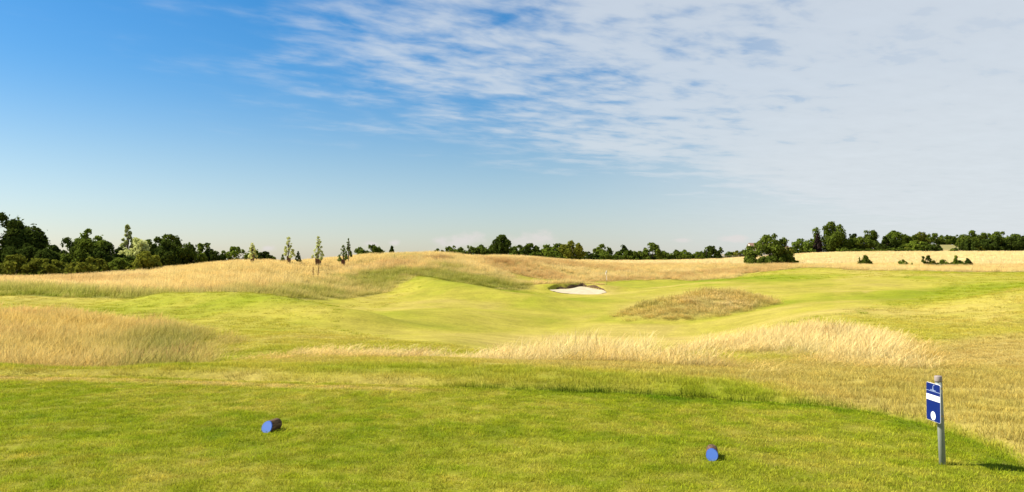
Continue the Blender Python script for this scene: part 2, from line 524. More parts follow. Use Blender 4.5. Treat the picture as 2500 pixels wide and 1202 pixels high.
def dryness(x, y, f):
    n1 = fbm(x, y * .8, 1.3, 4, 41)
    n2 = fbm(x, y, 6.0, 4, 42)
    n3 = fbm(x, y * .6, 16.0, 3, 43)
    s = x / np.maximum(y, 1.0)
    # tee turf
    d_tee = .38 + (n1 - .5) * .26 + (n2 - .5) * .22 + (fbm(x, y, .22, 2, 44) - .5) * .42 + .8 * .045 * np.sign(np.sin((x * .25 + y * .97) / .62))
    d_tee += .45 * smooth(.36, 0, np.abs(f['tee_d'] - .35)) * smooth(.4, -2.2, x) * (.4 + n1)
    d_tee -= .20 * smooth(.7, 0, f['tee_d']) * smooth(0.0, 2.0, x)
    # first cut around the tee
    d_ap = .48 + (n2 - .5) * .5 + (n1 - .5) * .45 + .20 * smooth(12.3, 14.0, y)
    d_ap += .40 * smooth(-1.0, -2.6, f['tee_d']) * smooth(-.12, .2, s)
    d_ap += .55 * smooth(2.6, 4.2, x) * smooth(.2, .5, s) + .35 * smooth(-.3, -.9, f['tee_d']) * smooth(.28, .42, s)
    d_ap += .25 * smooth(.5, -1.5, x) * smooth(-.9, -.1, f['tee_d'])
    d_ap = np.minimum(d_ap, .90 + (n2 - .5) * .5)
    d_ap -= .60 * smooth(-.20, -.06, f['tee_d']) * smooth(-1.6, .3, x) * smooth(.2, .4, n1)  # lush strip at the cut edge; its darker green also stands for shade
    # general rough beyond
    d_ro = .50 + (n2 - .5) * .55 + (n3 - .5) * .7 + (n1 - .5) * .15
    d_ro += .17 * smooth(.33, .48, s) * smooth(60, 26, y) + .25 * smooth(.45, .6, s) * smooth(26, 16, y)
    d = d_ap * smooth(19, 14, y) + d_ro * smooth(14, 19, y)
    # fairway, green
    d_fw = .51 + (n2 - .5) * .34 + (n3 - .5) * .75 + (fbm(x, y * .45, 3.0, 3, 49) - .5) * .22
    ang = (x * .92 - y * .38)
    d_fw += .03 * np.sign(np.sin(ang / 2.6)) + .22 * smooth(.58, .75, fbm(x, y, 11, 2, 47))
    d = d * (1 - f['fair']) + d_fw * f['fair']
    d = d - .20 * smooth(1.40, 1.05, mound(x, y)) * smooth(.8, 1.0, mound(x, y))
    d = d * (1 - f['green']) + (.47 + (n3 - .5) * .1) * f['green']
    d = d * (1 - f['tee']) + d_tee * f['tee']
    return d


def tall_dry(x, y, f):
    n2 = fbm(x, y, 5.0, 4, 52)
    n3 = fbm(x, y, 14.0, 3, 53)
    s = x / np.maximum(y, 1.0)
    d = np.zeros(np.shape(x)) + .6
    dA = .60 - .48 * smooth(-.58, -.40, s) + (n2 - .5) * .7 + .45 * smooth(25, 35, y) * smooth(-.36, -.46, s)
    dB = .20 + .72 * smooth(1, 16, f['dB']) + (n2 - .5) * .75 + (n3 - .5) * .9
    dB -= .10 * smooth(.02, -.02, np.abs(s + .06) - .06) * smooth(108, 96, y)
    dB = dB * smooth(112, 100, y) + (.80 + (n2 - .5) * .7 + (n3 - .5) * .5) * smooth(100, 112, y)
    dD = .97 + (n2 - .5) * .3 - .12 * smooth(-.02, -.25, s)
    dE = .96 + (n2 - .5) * .35
    dM = .62 + (n2 - .5) * 1.1
    dB = dB * (1 - f['G']) + (.62 + (n2 - .5) * .8) * f['G']
    for k, v in (('A', dA), ('B', dB), ('D', dD), ('E', dE), ('mound', dM)):
        d = d * (1 - f[k]) + v * f[k]
    return np.clip(d, 0, 1)


# ------------------------------------------------------------------ materials
def new_mat(name):
    m = bpy.data.materials.new(name)
    m.use_nodes = True
    t = NT(m.node_tree)
    t.n.clear()
    out = t.new('ShaderNodeOutputMaterial')
    return m, t, out


def principled(t, out, base, rough=.6, spec=.3, bump=None, bump_s=.3, bump_d=.02):
    b = t.new('ShaderNodeBsdfPrincipled')
    t.put(b.inputs['Base Color'], base if not isinstance(base, tuple) else (*base[:3], 1.0))
    t.put(b.inputs['Roughness'], rough)
    b.inputs['Specular IOR Level'].default_value = spec
    if bump is not None:
        bm_ = t.new('ShaderNodeBump')
        bm_.inputs['Strength'].default_value = bump_s
        bm_.inputs['Distance'].default_value = bump_d
        t.l.new(bump, bm_.inputs['Height'])
        t.l.new(bm_.outputs[0], b.inputs['Normal'])
    t.l.new(b.outputs[0], out.inputs['Surface'])
    return b


def make_ground_mat():
    m, t, out = new_mat("turf")
    at = t.new('ShaderNodeAttribute', attribute_name='base')
    g = t.new('ShaderNodeNewGeometry')
    pos = g.outputs['Position']
    fine = t.noise(pos, 55.0, 3.0, .6)
    mid = t.noise(pos, 7.0, 5.0, .62)
    big = t.noise(pos, 1.1, 5.0, .6)
    v = t.m('ADD', t.m('ADD', t.m('MULTIPLY', t.m('SUBTRACT', fine, .5), .8), t.m('MULTIPLY', t.m('SUBTRACT', mid, .5), .95)),
            t.m('MULTIPLY', t.m('SUBTRACT', big, .5), .45))
    pat = t.noise(t.vm('MULTIPLY', pos, (1.0, .55, 1.0)), .42, 6.0, .66, .4)
    v = t.m('ADD', v, t.m('MULTIPLY', t.m('SUBTRACT', pat, .5), .75))
    stk = t.noise(t.vm('MULTIPLY', pos, (.35, 1.0, 1.0)), 1.1, 5.0, .72)
    v = t.m('ADD', v, t.m('MULTIPLY', t.m('SUBTRACT', stk, .5), .55))
    v = t.m('ADD', 1.0, v)
    v = t.m('MAXIMUM', v, .25)
    c = t.mix(1.0, at.outputs['Color'], t.xyz(v, v, v), 'MULTIPLY')
    # scattered dry blades
    dryb = t.ss(t.noise(pos, 18.0, 4.0, .65), .56, .72)
    c = t.mix(t.m('MULTIPLY', dryb, .35), c, (.42, .33, .12))
    h = t.m('ADD', t.m('MULTIPLY', fine, .4), mid)
    principled(t, out, c, .95, .05, h, .55, .05)
    return m


def make_blade_mat(name, base_dark=.55, tip=(1.0, 1.0, 1.0), trans=.35, tipmix=0.0, tipcol=(.6, .45, .2)):
    m, t, out = new_mat(name)
    tint = t.new('ShaderNodeAttribute', attribute_type='INSTANCER', attribute_name='tint')
    ht = t.new('ShaderNodeAttribute', attribute_name='ht')
    rv = t.new('ShaderNodeAttribute', attribute_name='rv')
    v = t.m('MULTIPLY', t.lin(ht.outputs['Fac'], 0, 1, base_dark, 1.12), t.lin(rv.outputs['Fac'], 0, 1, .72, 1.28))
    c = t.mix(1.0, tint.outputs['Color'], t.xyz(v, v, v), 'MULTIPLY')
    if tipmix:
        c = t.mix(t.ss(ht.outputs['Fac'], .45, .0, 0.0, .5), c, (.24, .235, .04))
        c = t.mix(t.m('MULTIPLY', t.ss(ht.outputs['Fac'], .55, .95), tipmix), c, tipcol)
    d = t.new('ShaderNodeBsdfDiffuse')
    tr = t.new('ShaderNodeBsdfTranslucent')
    t.l.new(c, d.inputs['Color'])
    t.l.new(c, tr.inputs['Color'])
    mx = t.new('ShaderNodeMixShader')
    mx.inputs[0].default_value = trans
    t.l.new(d.outputs[0], mx.inputs[1])
    t.l.new(tr.outputs[0], mx.inputs[2])
    t.l.new(mx.outputs[0], out.inputs['Surface'])
    return m


def make_leaf_mat(name, col, var=.38, trans=.38):
    m, t, out = new_mat(name)
    rv = t.new('ShaderNodeAttribute', attribute_name='rv')
    oi = t.new('ShaderNodeObjectInfo')
    v = t.m('MULTIPLY', t.lin(rv.outputs['Fac'], 0, 1, 1 - var, 1 + var), t.lin(oi.outputs['Random'], 0, 1, .82, 1.18))
    c = t.mix(1.0, (*col, 1.0), t.xyz(v, v, t.m('MULTIPLY', v, .9)), 'MULTIPLY')
    c = t.mix(t.m('MULTIPLY', oi.outputs['Random'], .18), c, (col[0] * 1.7, col[1] * 1.25, col[2]))
    d = t.new('ShaderNodeBsdfDiffuse')
    tr = t.new('ShaderNodeBsdfTranslucent')
    t.l.new(c, d.inputs['Color'])
    t.l.new(c, tr.inputs['Color'])
    mx = t.new('ShaderNodeMixShader')
    mx.inputs[0].default_value = trans
    t.l.new(d.outputs[0], mx.inputs[1])
    t.l.new(tr.outputs[0], mx.inputs[2])
    t.l.new(mx.outputs[0], out.inputs['Surface'])
    return m


def make_plain(name, col, rough=.6, spec=.3, var=.12, scale=6.0, metallic=0.0, bump=0.0):
    m, t, out = new_mat(name)
    tcn = t.new('ShaderNodeTexCoord')
    nz = t.noise(tcn.outputs['Object'], scale, 5.0, .6)
    v = t.lin(nz, .25, .75, 1 - var, 1 + var)
    c = t.mix(1.0, (*col, 1.0), t.xyz(v, v, v), 'MULTIPLY')
    b = principled(t, out, c, rough, spec, nz if bump else None, bump, .004)
    b.inputs['Metallic'].default_value = metallic
    return m


MAT = {}
MAT['turf'] = make_ground_mat()
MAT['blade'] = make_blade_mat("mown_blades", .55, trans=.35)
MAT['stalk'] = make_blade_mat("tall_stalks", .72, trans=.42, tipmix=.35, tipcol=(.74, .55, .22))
for k, c in dict(dark=(.044, .066, .012), mid=(.092, .128, .018), green=(.130, .180, .022), olive=(.150, .165, .022), pale=(.480, .520, .210),
                 lime=(.130, .185, .028), purple=(.045, .030, .030), ash=(.110, .150, .022)).items():
    MAT['leaf_' + k] = make_leaf_mat("leaves_" + k, c)
MAT['bark'] = make_plain("bark", (.10, .075, .055), .9, .1, .3, 12, bump=.5)
MAT['grey_post'] = make_plain("grey_plastic", (.23, .25, .215), .45, .3, .06, 8)
MAT['cap'] = make_plain("post_cap", (.27, .225, .20), .5, .3, .05, 8)
MAT['sign_white'] = make_plain("sign_white", (.80, .80, .80), .4, .4, .03, 20)
MAT['sign_blue'] = make_plain("sign_blue", (.0015, .014, .125), .45, .15, .05, 15)
MAT['sign_ink'] = make_plain("sign_ink", (.62, .60, .40), .5, .3, .02, 15)
MAT['sign_grey'] = make_plain("sign_grey", (.26, .25, .17), .5, .2, .02, 15)
MAT['crest'] = make_plain("crest_print", (.34, .42, .62), .5, .2, .02, 15)
MAT['tan_band'] = make_plain("bracket", (.40, .30, .15), .5, .4, .1, 20)
MAT['blue_paint'] = make_plain("blue_paint", (.080, .175, .520), .5, .35, .06, 14)
MAT['blue_rim'] = make_plain("blue_rim", (.02, .10, .45), .5, .3, .06, 14)
MAT['white'] = make_plain("white_paint", (.78, .76, .72), .6, .3, .06, 1.5)
MAT['guard'] = make_plain("guard_mesh", (.16, .07, .04), .8, .2, .25, 10)
MAT['stake'] = make_plain("stake_wood", (.22, .15, .09), .85, .1, .2, 10)
MAT['weathered'] = make_plain("weathered_wood", (.30, .25, .18), .85, .1, .2, 5)
MAT['dock'] = make_plain("dock_brown", (.16, .065, .03), .9, .1, .3, 20)
MAT['roof'] = make_plain("roof_tile", (.20, .12, .085), .8, .2, .2, 2.0, bump=.4)
MAT['slate'] = make_plain("slate", (.10, .09, .10), .7, .3, .15, 2.0)
MAT['brick'] = make_plain("brick", (.36, .20, .14), .9, .1, .15, 3.0)
MAT['glass'] = make_plain("window_glass", (.05, .06, .07), .1, .6, .05, 3.0)
MAT['tyre'] = make_plain("tyre", (.02, .02, .02), .9, .1, .1, 5.0)
MAT['flag'] = make_plain("flag_cloth", (.75, .66, .60), .8, .1, .05, 5.0)
MAT['pole_dark'] = make_plain("pole_dark", (.16, .15, .06), .6, .3, .1, 5.0)
MAT['soil'] = make_plain("soil", (.10, .065, .035), .95, .05, .35, 3.0, bump=.6)


def log_mat():
    m, t, out = new_mat("log_bark")
    tcn = t.new('ShaderNodeTexCoord')
    st = t.vm('MULTIPLY', tcn.outputs['Object'], (9.0, 1.2, 9.0))
    nz = t.noise(st, 8.0, 5.0, .65, .3)
    c = t.mix(t.ss(nz, .35, .7), (.050, .030, .017), (.17, .105, .060))
    principled(t, out, c, .85, .15, nz, .8, .006)
    return m


def sand_mat():
    m, t, out = new_mat("sand")
    g = t.new('ShaderNodeNewGeometry')
    pos = g.outputs['Position']
    nz = t.noise(pos, 1.2, 5.0, .6)
    fi = t.noise(pos, 14.0, 4.0, .6)
    c = t.mix(t.ss(nz, .35, .7), (.42, .355, .235), (.50, .43, .295))
    principled(t, out, c, .95, .05, t.m('ADD', nz, t.m('MULTIPLY', fi, .3)), .5, .08)
    return m


MAT['log'] = log_mat()
MAT['sand'] = sand_mat()


# ------------------------------------------------------------------ object helpers
def tag(o, label=None, cat=None, group=None, kind=None):
    if label:
        o['label'] = label
    if cat:
        o['category'] = cat
    if group:
        o['group'] = group
    if kind:
        o['kind'] = kind
    return o


def mesh_from(name, verts, faces, mat=None, smooth_=False):
    me = bpy.data.meshes.new(name)
    me.from_pydata([tuple(v) for v in verts], [], [tuple(f) for f in faces])
    if mat is not None:
        me.materials.append(mat)
    if smooth_:
        me.polygons.foreach_set('use_smooth', [True] * len(me.polygons))
    me.update()
    return me


def fast_mesh(name, V, Fc, mat=None, smooth_=False):
    """numpy verts (n,3) and equal-size faces (m,k)"""
    me = bpy.data.meshes.new(name)
    V = np.asarray(V, np.float32)
    Fc = np.asarray(Fc, np.int32)
    k = Fc.shape[1]
    me.vertices.add(len(V))
    me.vertices.foreach_set('co', V.ravel())
    me.loops.add(Fc.size)
    me.loops.foreach_set('vertex_index', Fc.ravel())
    me.polygons.add(len(Fc))
    me.polygons.foreach_set('loop_start', np.arange(len(Fc), dtype=np.int32) * k)
    me.polygons.foreach_set('loop_total', np.full(len(Fc), k, np.int32))
    if smooth_:
        me.polygons.foreach_set('use_smooth', np.ones(len(Fc), bool))
    if mat is not None:
        me.materials.append(mat)
    me.update(calc_edges=True)
    me.validate()
    return me


def obj(name, me, parent=None, loc=None):
    o = bpy.data.objects.new(name, me)
    COL.objects.link(o)
    if parent is not None:
        o.parent = parent
    if loc is not None:
        o.location = loc
    return o


def empty(name, loc, rz=0.0):
    o = bpy.data.objects.new(name, None)
    COL.objects.link(o)
    o.location = loc
    o.rotation_euler = (0, 0, rz)
    o.empty_display_size = .2
    return o


class MB:
    """collects shapes for one mesh"""
    def __init__(self):
        self.v, self.f = [], []

    def add(self, vs, fs):
        b = len(self.v)
        self.v += [tuple(q) for q in vs]
        self.f += [tuple(b + i for i in q) for q in fs]
        return self

    def box(self, x0, x1, y0, y1, z0, z1):
        vs = [(x, y, z) for z in (z0, z1) for y in (y0, y1) for x in (x0, x1)]
        return self.add(vs, [(0, 2, 3, 1), (4, 5, 7, 6), (0, 1, 5, 4), (2, 6, 7, 3), (0, 4, 6, 2), (1, 3, 7, 5)])

    def tube(self, pts, rad, seg=8, cap=True):
        pts = [Vector(p) for p in pts]
        vs, fs = [], []
        for i, p in enumerate(pts):
            d = (pts[min(i + 1, len(pts) - 1)] - pts[max(i - 1, 0)]).normalized()
            a = d.cross(Vector((0, 0, 1)) if abs(d.z) < .9 else Vector((1, 0, 0))).normalized()
            b = d.cross(a)
            for k in range(seg):
                t = 2 * math.pi * k / seg
                vs.append(p + (a * math.cos(t) + b * math.sin(t)) * rad[i])
        for i in range(len(pts) - 1):
            for k in range(seg):
                k2 = (k + 1) % seg
                fs.append((i * seg + k, i * seg + k2, (i + 1) * seg + k2, (i + 1) * seg + k))
        if cap:
            fs.append(tuple(range(seg))[::-1])
            fs.append(tuple((len(pts) - 1) * seg + k for k in range(seg)))
        return self.add(vs, fs)

    def prism(self, outline, z0, z1, axis='z'):
        n_ = len(outline)
        vs = [(a, b, z0) for a, b in outline] + [(a, b, z1) for a, b in outline]
        fs = [tuple(range(n_))[::-1], tuple(range(n_, 2 * n_))] + [(i, (i + 1) % n_, n_ + (i + 1) % n_, n_ + i) for i in range(n_)]
        if axis == 'x':
            vs = [(c, a, b) for a, b, c in vs]
        if axis == 'y':
            vs = [(a, c, b) for a, b, c in vs]
        return self.add(vs, fs)

    def build(self, name, mat, parent=None, smooth_=False):
        return obj(name, mesh_from(name, self.v, self.f, mat, smooth_), parent)


# ------------------------------------------------------------------ ground sheet
def axis_y():
    ys = list(np.linspace(-400, -20, 12)) + list(np.arange(-18, 4.0, 1.0)) + list(np.arange(4, 14, .11))
    y = 14.0
    while y < 88:
        ys.append(y)
        y *= 1.013
    ys += list(np.arange(88, 104, .25))
    ys += list(np.arange(104, 180, 1.0))
    y = 180.0
    while y < 9000:
        ys.append(y)
        y *= 1.035
    return np.array(ys)


def axis_x():
    xs = list(np.arange(0, 8, .11)) + list(np.arange(8, 36, .26))
    x = 36.0
    while x < 7000:
        xs.append(x)
        x *= 1.035
    xs = np.array(xs)
    return np.concatenate([-xs[:0:-1], xs])


gx, gy = axis_x(), axis_y()
GX, GY = np.meshgrid(gx, gy)
GZ = H(GX, GY)
ff = fields(GX, GY)
dry = dryness(GX, GY, ff)
base = ramp(dry)
tall_any = np.maximum.reduce([ff['A'], ff['B'], ff['D'], ff['E'], ff['mound'], ff['F']])
td = tall_dry(GX, GY, ff)
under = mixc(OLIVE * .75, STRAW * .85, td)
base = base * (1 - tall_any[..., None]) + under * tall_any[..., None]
cer = np.array((.68, .55, .28)) * (0.93 + .14 * fbm(GX, GY, 20, 3, 61))[..., None]
base = base * (1 - ff['cereal'][..., None]) + cer * ff['cereal'][..., None]
# other farmland beyond
farm = smooth(165, 200, GY) * (1 - ff['cereal'])
farmc = mixc(np.array((.17, .17, .045)), np.array((.42, .32, .13)), smooth(.42, .6, fbm(GX, GY, 90, 2, 62)))
base = base * (1 - farm[..., None]) + farmc * farm[..., None]
strip = smooth(268, 272, GY) * smooth(330, 318, GY) * smooth(.22, .26, GX / np.maximum(GY, 1)) * smooth(.47, .44, GX / np.maximum(GY, 1)) * (1 - ff['cereal'])
base = base * (1 - strip[..., None]) + np.array((.50, .36, .15)) * strip[..., None]
bank = smooth(330, 345, GY) * smooth(520, 480, GY) * smooth(.45, .48, GX / np.maximum(GY, 1))
base = base * (1 - bank[..., None]) + np.array((.26, .23, .085)) * bank[..., None]
# worn path and bare scrapes
def worn(px0, Y0, px1, Y1, wd, amount=.8, col=STRAW):
    global base
    a, b = P(px0, Y0), P(px1, Y1)
    ex, ey = b[0] - a[0], b[1] - a[1]
    t_ = np.clip(((GX - a[0]) * ex + (GY - a[1]) * ey) / (ex * ex + ey * ey), 0, 1)
    d_ = np.hypot(GX - a[0] - t_ * ex, GY - a[1] - t_ * ey) + (fbm(GX, GY, 1.5, 2, 71) - .5) * wd
    k_ = (smooth(wd, wd * .3, d_) * amount)[..., None]
    base = base * (1 - k_) + col * k_
worn(2195, 118, 2235, 132, 1.2)
worn(2130, 66, 2112, 57, .45, .6)
worn(2085, 69, 2130, 66, .4, .5)
worn(2060, 88, 2200, 112, .9, .4)

idx = np.arange(GX.size).reshape(GX.shape)
quads = np.stack([idx[:-1, :-1], idx[:-1, 1:], idx[1:, 1:], idx[1:, :-1]], -1).reshape(-1, 4)


def cell(a):
    return ((a[:-1, :-1] + a[:-1, 1:] + a[1:, 1:] + a[1:, :-1]) * .25).ravel()


reg = np.zeros(len(quads), int)
reg[cell(ff['fair']) > .5] = 2
reg[cell(ff['green']) > .5] = 3
reg[cell(ff['tee']) > .5] = 1
reg[cell(ff['cereal']) > .5] = 4
VALL = np.stack([GX, GY, GZ], -1).reshape(-1, 3)
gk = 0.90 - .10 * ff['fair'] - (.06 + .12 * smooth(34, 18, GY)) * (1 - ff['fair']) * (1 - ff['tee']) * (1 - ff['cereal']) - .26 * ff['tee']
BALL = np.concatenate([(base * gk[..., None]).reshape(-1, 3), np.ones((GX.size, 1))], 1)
# shared normals so that the pieces of the one sheet meet without a seam
gzx = np.gradient(GZ, gx, axis=1)
gzy = np.gradient(GZ, gy, axis=0)
NALL = np.stack([-gzx, -gzy, np.ones_like(GZ)], -1).reshape(-1, 3)
NALL /= np.linalg.norm(NALL, axis=1, keepdims=True)
for rid, nm, lab, cat in ((0, 'ground', 'rolling rough grassland around the golf hole', 'ground'),
                          (1, 'tee', 'closely mown tee turf with a curved cut edge', 'tee'),
                          (2, 'fairway', 'mown yellow-green fairway running down the shallow valley', 'fairway'),
                          (3, 'putting_green', 'smooth pale green putting surface around the flagstick', 'green'),
                          (4, 'cereal_field', 'ripe pale gold cereal field beyond the course', 'field')):
    q = quads[reg == rid]
    used, inv = np.unique(q, return_inverse=True)
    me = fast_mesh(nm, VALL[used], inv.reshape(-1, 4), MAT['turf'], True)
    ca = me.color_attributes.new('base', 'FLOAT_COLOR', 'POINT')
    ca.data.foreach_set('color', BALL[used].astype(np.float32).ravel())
    me.normals_split_custom_set_from_vertices([tuple(v) for v in NALL[used]])
    tag(obj(nm, me), lab, cat, kind='structure')

# sand of the bunker: a sheet of its own inside the outline
bx = np.arange(3.5, 13, .14)
by = np.arange(90.5, 99.6, .14)
BX, BY_ = np.meshgrid(bx, by)
dbb = sdf(BUNKER, BX, BY_)
BZ = sand_z(BX, BY_) + (fbm(BX, BY_, .9, 3, 77) - .5) * .07
bi = np.arange(BX.size).reshape(BX.shape)
bq = np.stack([bi[:-1, :-1], bi[:-1, 1:], bi[1:, 1:], bi[1:, :-1]], -1).reshape(-1, 4)
keep = cell(dbb) > -.12
bq = bq[keep]
used, inv = np.unique(bq, return_inverse=True)
BV = np.stack([BX, BY_, BZ], -1).reshape(-1, 3)[used]
tag(obj('bunker_sand', fast_mesh('bunker_sand', BV, inv.reshape(-1, 4), MAT['sand'], True)),
    'pale sand filling the greenside bunker below its grassy lip', 'bunker', kind='structure')
# dark earth face under the turf lip at the back of the sand
bk = [P(*q) for q in [(1478, 94.6)] + BBACK + [(1348, 96.1)]]
pts = []
for i in range(len(bk) - 1):
    for k in range(6):
        t_ = k / 6
        pts.append((bk[i][0] * (1 - t_) + bk[i + 1][0] * t_, bk[i][1] * (1 - t_) + bk[i + 1][1] * t_))
vs, fs = [], []
for i, (x_, y_) in enumerate(pts):
    j = .05 * math.sin(i * 1.9) + .08 * math.sin(i * .37)
    zb_ = float(sand_z(np.array(x_), np.array(y_)))
    e = min(i, len(pts) - 1 - i) / 8.0
    hgt = .34 * min(1, e) * (0.85 + .3 * math.sin(i * .53 + 1))
    vs += [(x_, y_ - .10, zb_ - .05), (x_, y_ - .02 + j * .2, zb_ + hgt * .55), (x_, y_ + .16 + j * .2, zb_ + hgt + .03)]
for i in range(len(pts) - 1):
    for k in range(2):
        a = i * 3 + k
        fs.append((a, a + 3, a + 4, a + 1))
tag(obj('bunker_lip', mesh_from('bunker_lip', vs, fs, MAT['soil'], True)), 'dark undercut earth lip behind the bunker sand', 'bunker lip', kind='structure')


# ------------------------------------------------------------------ grass
def tuft(name, nbl, rad, h0, h1, wid, lean, seg, mat, seed, head=0.0, bend=.5, bias=(0, 0)):
    r = np.random.default_rng(seed)
    V, Fq, HT, RV = [], [], [], []
    for i in range(nbl):
        a, q = r.uniform(0, 2 * math.pi), rad * math.sqrt(r.uniform())
        x0, y0 = q * math.cos(a), q * math.sin(a)
        h = r.uniform(h0, h1)
        az_ = r.uniform(0, 2 * math.pi)
        l = h * lean * r.uniform(.2, 1)
        lx, ly = l * math.cos(az_) + bias[0] * h, l * math.sin(az_) + bias[1] * h
        fa = r.uniform(0, math.pi)
        wx, wy = math.cos(fa) * wid * .5, math.sin(fa) * wid * .5
        b = len(V)
        rv = r.uniform()
        for k in range(seg + 1):
            t_ = k / seg
            u = t_ * (1 - bend) + t_ * t_ * bend
            ww = 1 - .75 * t_
            if head and t_ > .7:
                ww = head if k < seg else head * .35
            cx, cy, cz = x0 + lx * u, y0 + ly * u, h * t_ * (1 - .12 * t_ * lean)
            V.append((cx - wx * ww, cy - wy * ww, cz))
            V.append((cx + wx * ww, cy + wy * ww, cz))
            HT += [t_, t_]
            RV += [rv, rv]
            if k:
                c = b + 2 * k
                Fq.append((c - 2, c - 1, c + 1, c))
    me = fast_mesh(name, V, Fq, mat, False)
    for an, dat in (('ht', HT), ('rv', RV)):
        at_ = me.attributes.new(an, 'FLOAT', 'POINT')
        at_.data.foreach_set('value', np.asarray(dat, np.float32))
    return me


def scatter(name, meshes, pts, rz, scl, tint, label, cat):
    """one mass of grass: points that carry clumps (geometry nodes)"""
    N = len(pts)
    me = bpy.data.meshes.new(name)
    me.vertices.add(N)
    me.vertices.foreach_set('co', np.asarray(pts, np.float32).ravel())
    rot_ = np.zeros((N, 3), np.float32)
    rot_[:, 2] = rz
    for an, ty, fld, dat in (('rot', 'FLOAT_VECTOR', 'vector', rot_), ('scl', 'FLOAT_VECTOR', 'vector', scl)):
        a = me.attributes.new(an, ty, 'POINT')
        a.data.foreach_set(fld, np.asarray(dat, np.float32).ravel())
    a = me.attributes.new('tint', 'FLOAT_COLOR', 'POINT')
    a.data.foreach_set('color', np.concatenate([tint, np.ones((N, 1))], 1).astype(np.float32).ravel())
    a = me.attributes.new('idx', 'INT', 'POINT')
    a.data.foreach_set('value', rng.integers(0, len(meshes), N).astype(np.int32))
    o = obj(name, me)
    tag(o, label, cat, kind='stuff')
    ng = bpy.data.node_groups.new(name + "_clumps", 'GeometryNodeTree')
    ng.interface.new_socket('Geometry', in_out='INPUT', socket_type='NodeSocketGeometry')
    ng.interface.new_socket('Geometry', in_out='OUTPUT', socket_type='NodeSocketGeometry')
    gi, go = ng.nodes.new('NodeGroupInput'), ng.nodes.new('NodeGroupOutput')
    jn = ng.nodes.new('GeometryNodeJoinGeometry')
    for me_ in meshes[::-1]:
        src = bpy.data.objects.new(me_.name, me_)
        oi = ng.nodes.new('GeometryNodeObjectInfo')
        oi.inputs['Object'].default_value = src
        oi.inputs['As Instance'].default_value = False
        g2 = ng.nodes.new('GeometryNodeGeometryToInstance')
        ng.links.new(oi.outputs['Geometry'], g2.inputs[0])
        ng.links.new(g2.outputs[0], jn.inputs[0])
    ip = ng.nodes.new('GeometryNodeInstanceOnPoints')

    def attr(nm, ty):
        nd = ng.nodes.new('GeometryNodeInputNamedAttribute')
        nd.data_type = ty
        nd.inputs['Name'].default_value = nm
        return nd.outputs['Attribute']
    ng.links.new(gi.outputs[0], ip.inputs['Points'])
    ng.links.new(jn.outputs[0], ip.inputs['Instance'])
    ip.inputs['Pick Instance'].default_value = True
    ng.links.new(attr('idx', 'INT'), ip.inputs['Instance Index'])
    e2r = ng.nodes.new('FunctionNodeEulerToRotation')
    ng.links.new(attr('rot', 'FLOAT_VECTOR'), e2r.inputs[0])
    ng.links.new(e2r.outputs[0], ip.inputs['Rotation'])
    ng.links.new(attr('scl', 'FLOAT_VECTOR'), ip.inputs['Scale'])
    ng.links.new(ip.outputs[0], go.inputs[0])
    md = o.modifiers.new("clumps", 'NODES')
    md.node_group = ng
    return o


SMAX = .84


def wedge(y0, y1, dens):
    area = SMAX * (y1 * y1 - y0 * y0)
    N = int(area * dens)
    y = np.sqrt(rng.uniform(y0 * y0, y1 * y1, N))
    x = rng.uniform(-SMAX, SMAX, N) * y
    return x, y


def var_tint(c, lo=.8, hi=1.2):
    k = rng.uniform(lo, hi, (len(c), 1))
    w_ = rng.uniform(.92, 1.08, (len(c), 1))
    return c * k * np.concatenate([w_, np.ones_like(w_), 1 / w_], 1)


# tee turf
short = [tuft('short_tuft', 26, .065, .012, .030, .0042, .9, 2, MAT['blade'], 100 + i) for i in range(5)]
x, y = wedge(4.4, 12.6, 290)
f = fields(x, y)
k = (f['tee'] > .5) & (f['tee_d'] > .02)
x, y = x[k], y[k]
f = {q: v[k] for q, v in f.items()}
d = dryness(x, y, f)
s1 = rng.uniform(.8, 1.25, len(x))
scatter('tee_grass', short, np.stack([x, y, H(x, y) - .002], 1), rng.uniform(0, 6.28, len(x)), np.stack([s1, s1, s1 * rng.uniform(.7, 1.3, len(x))], 1),
        var_tint(ramp(d) * 1.52, .66, 1.36), 'short mown grass blades covering the tee', 'grass')

# first cut: apron, tan slope
mid = [tuft('cut_tuft', 46, .15, .035, .085, .005, .8, 2, MAT['blade'], 200 + i) for i in range(5)]
parts = []
fringe = []
for (y0, y1, dens, sc) in ((5.0, 18.0, 46, 1.0), (18.0, 30.0, 14, 1.5), (30, 56, 3.2, 2.0), (56, 122, .7, 2.8)):
    x, y = wedge(y0, y1, dens)
    f = fields(x, y)
    tl = np.maximum.reduce([f['A'], f['B'], f['D'], f['E'], f['mound']])
    k = (f['tee_d'] < .03) & (rng.uniform(size=len(x)) > smooth(.1, .7, f['fair'])) & (rng.uniform(size=len(x)) > tl * .75)
    x, y = x[k], y[k]
    f = {q: v[k] for q, v in f.items()}
    d = dryness(x, y, f)
    hgt = (.65 + .5 * fbm(x, y, 1.1, 3, 81)) * np.where(y < 18, 1.0 - .35 * smooth(11.5, 13.5, y), .6)
    # longer lush fringe along the cut edge, hay-like stubble to the right
    hgt *= 1 + .9 * smooth(4.2, 3.4, x) * smooth(-.18, -.03, f['tee_d']) * smooth(-1.8, .2, x)
    s1 = rng.uniform(.8, 1.25, len(x)) * sc
    parts.append((x, y, d, s1, hgt * s1))
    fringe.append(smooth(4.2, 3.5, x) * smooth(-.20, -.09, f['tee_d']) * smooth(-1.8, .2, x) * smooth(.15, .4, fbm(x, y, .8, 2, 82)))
x, y = wedge(30, 100, 7)
f = fields(x, y)
k = (f['fair'] > .30) & (f['fair'] < .42) & (rng.uniform(size=len(x)) < smooth(.42, .6, fbm(x, y, 7, 2, 83)))
x, y = x[k], y[k]
s1 = rng.uniform(.9, 1.6, len(x))
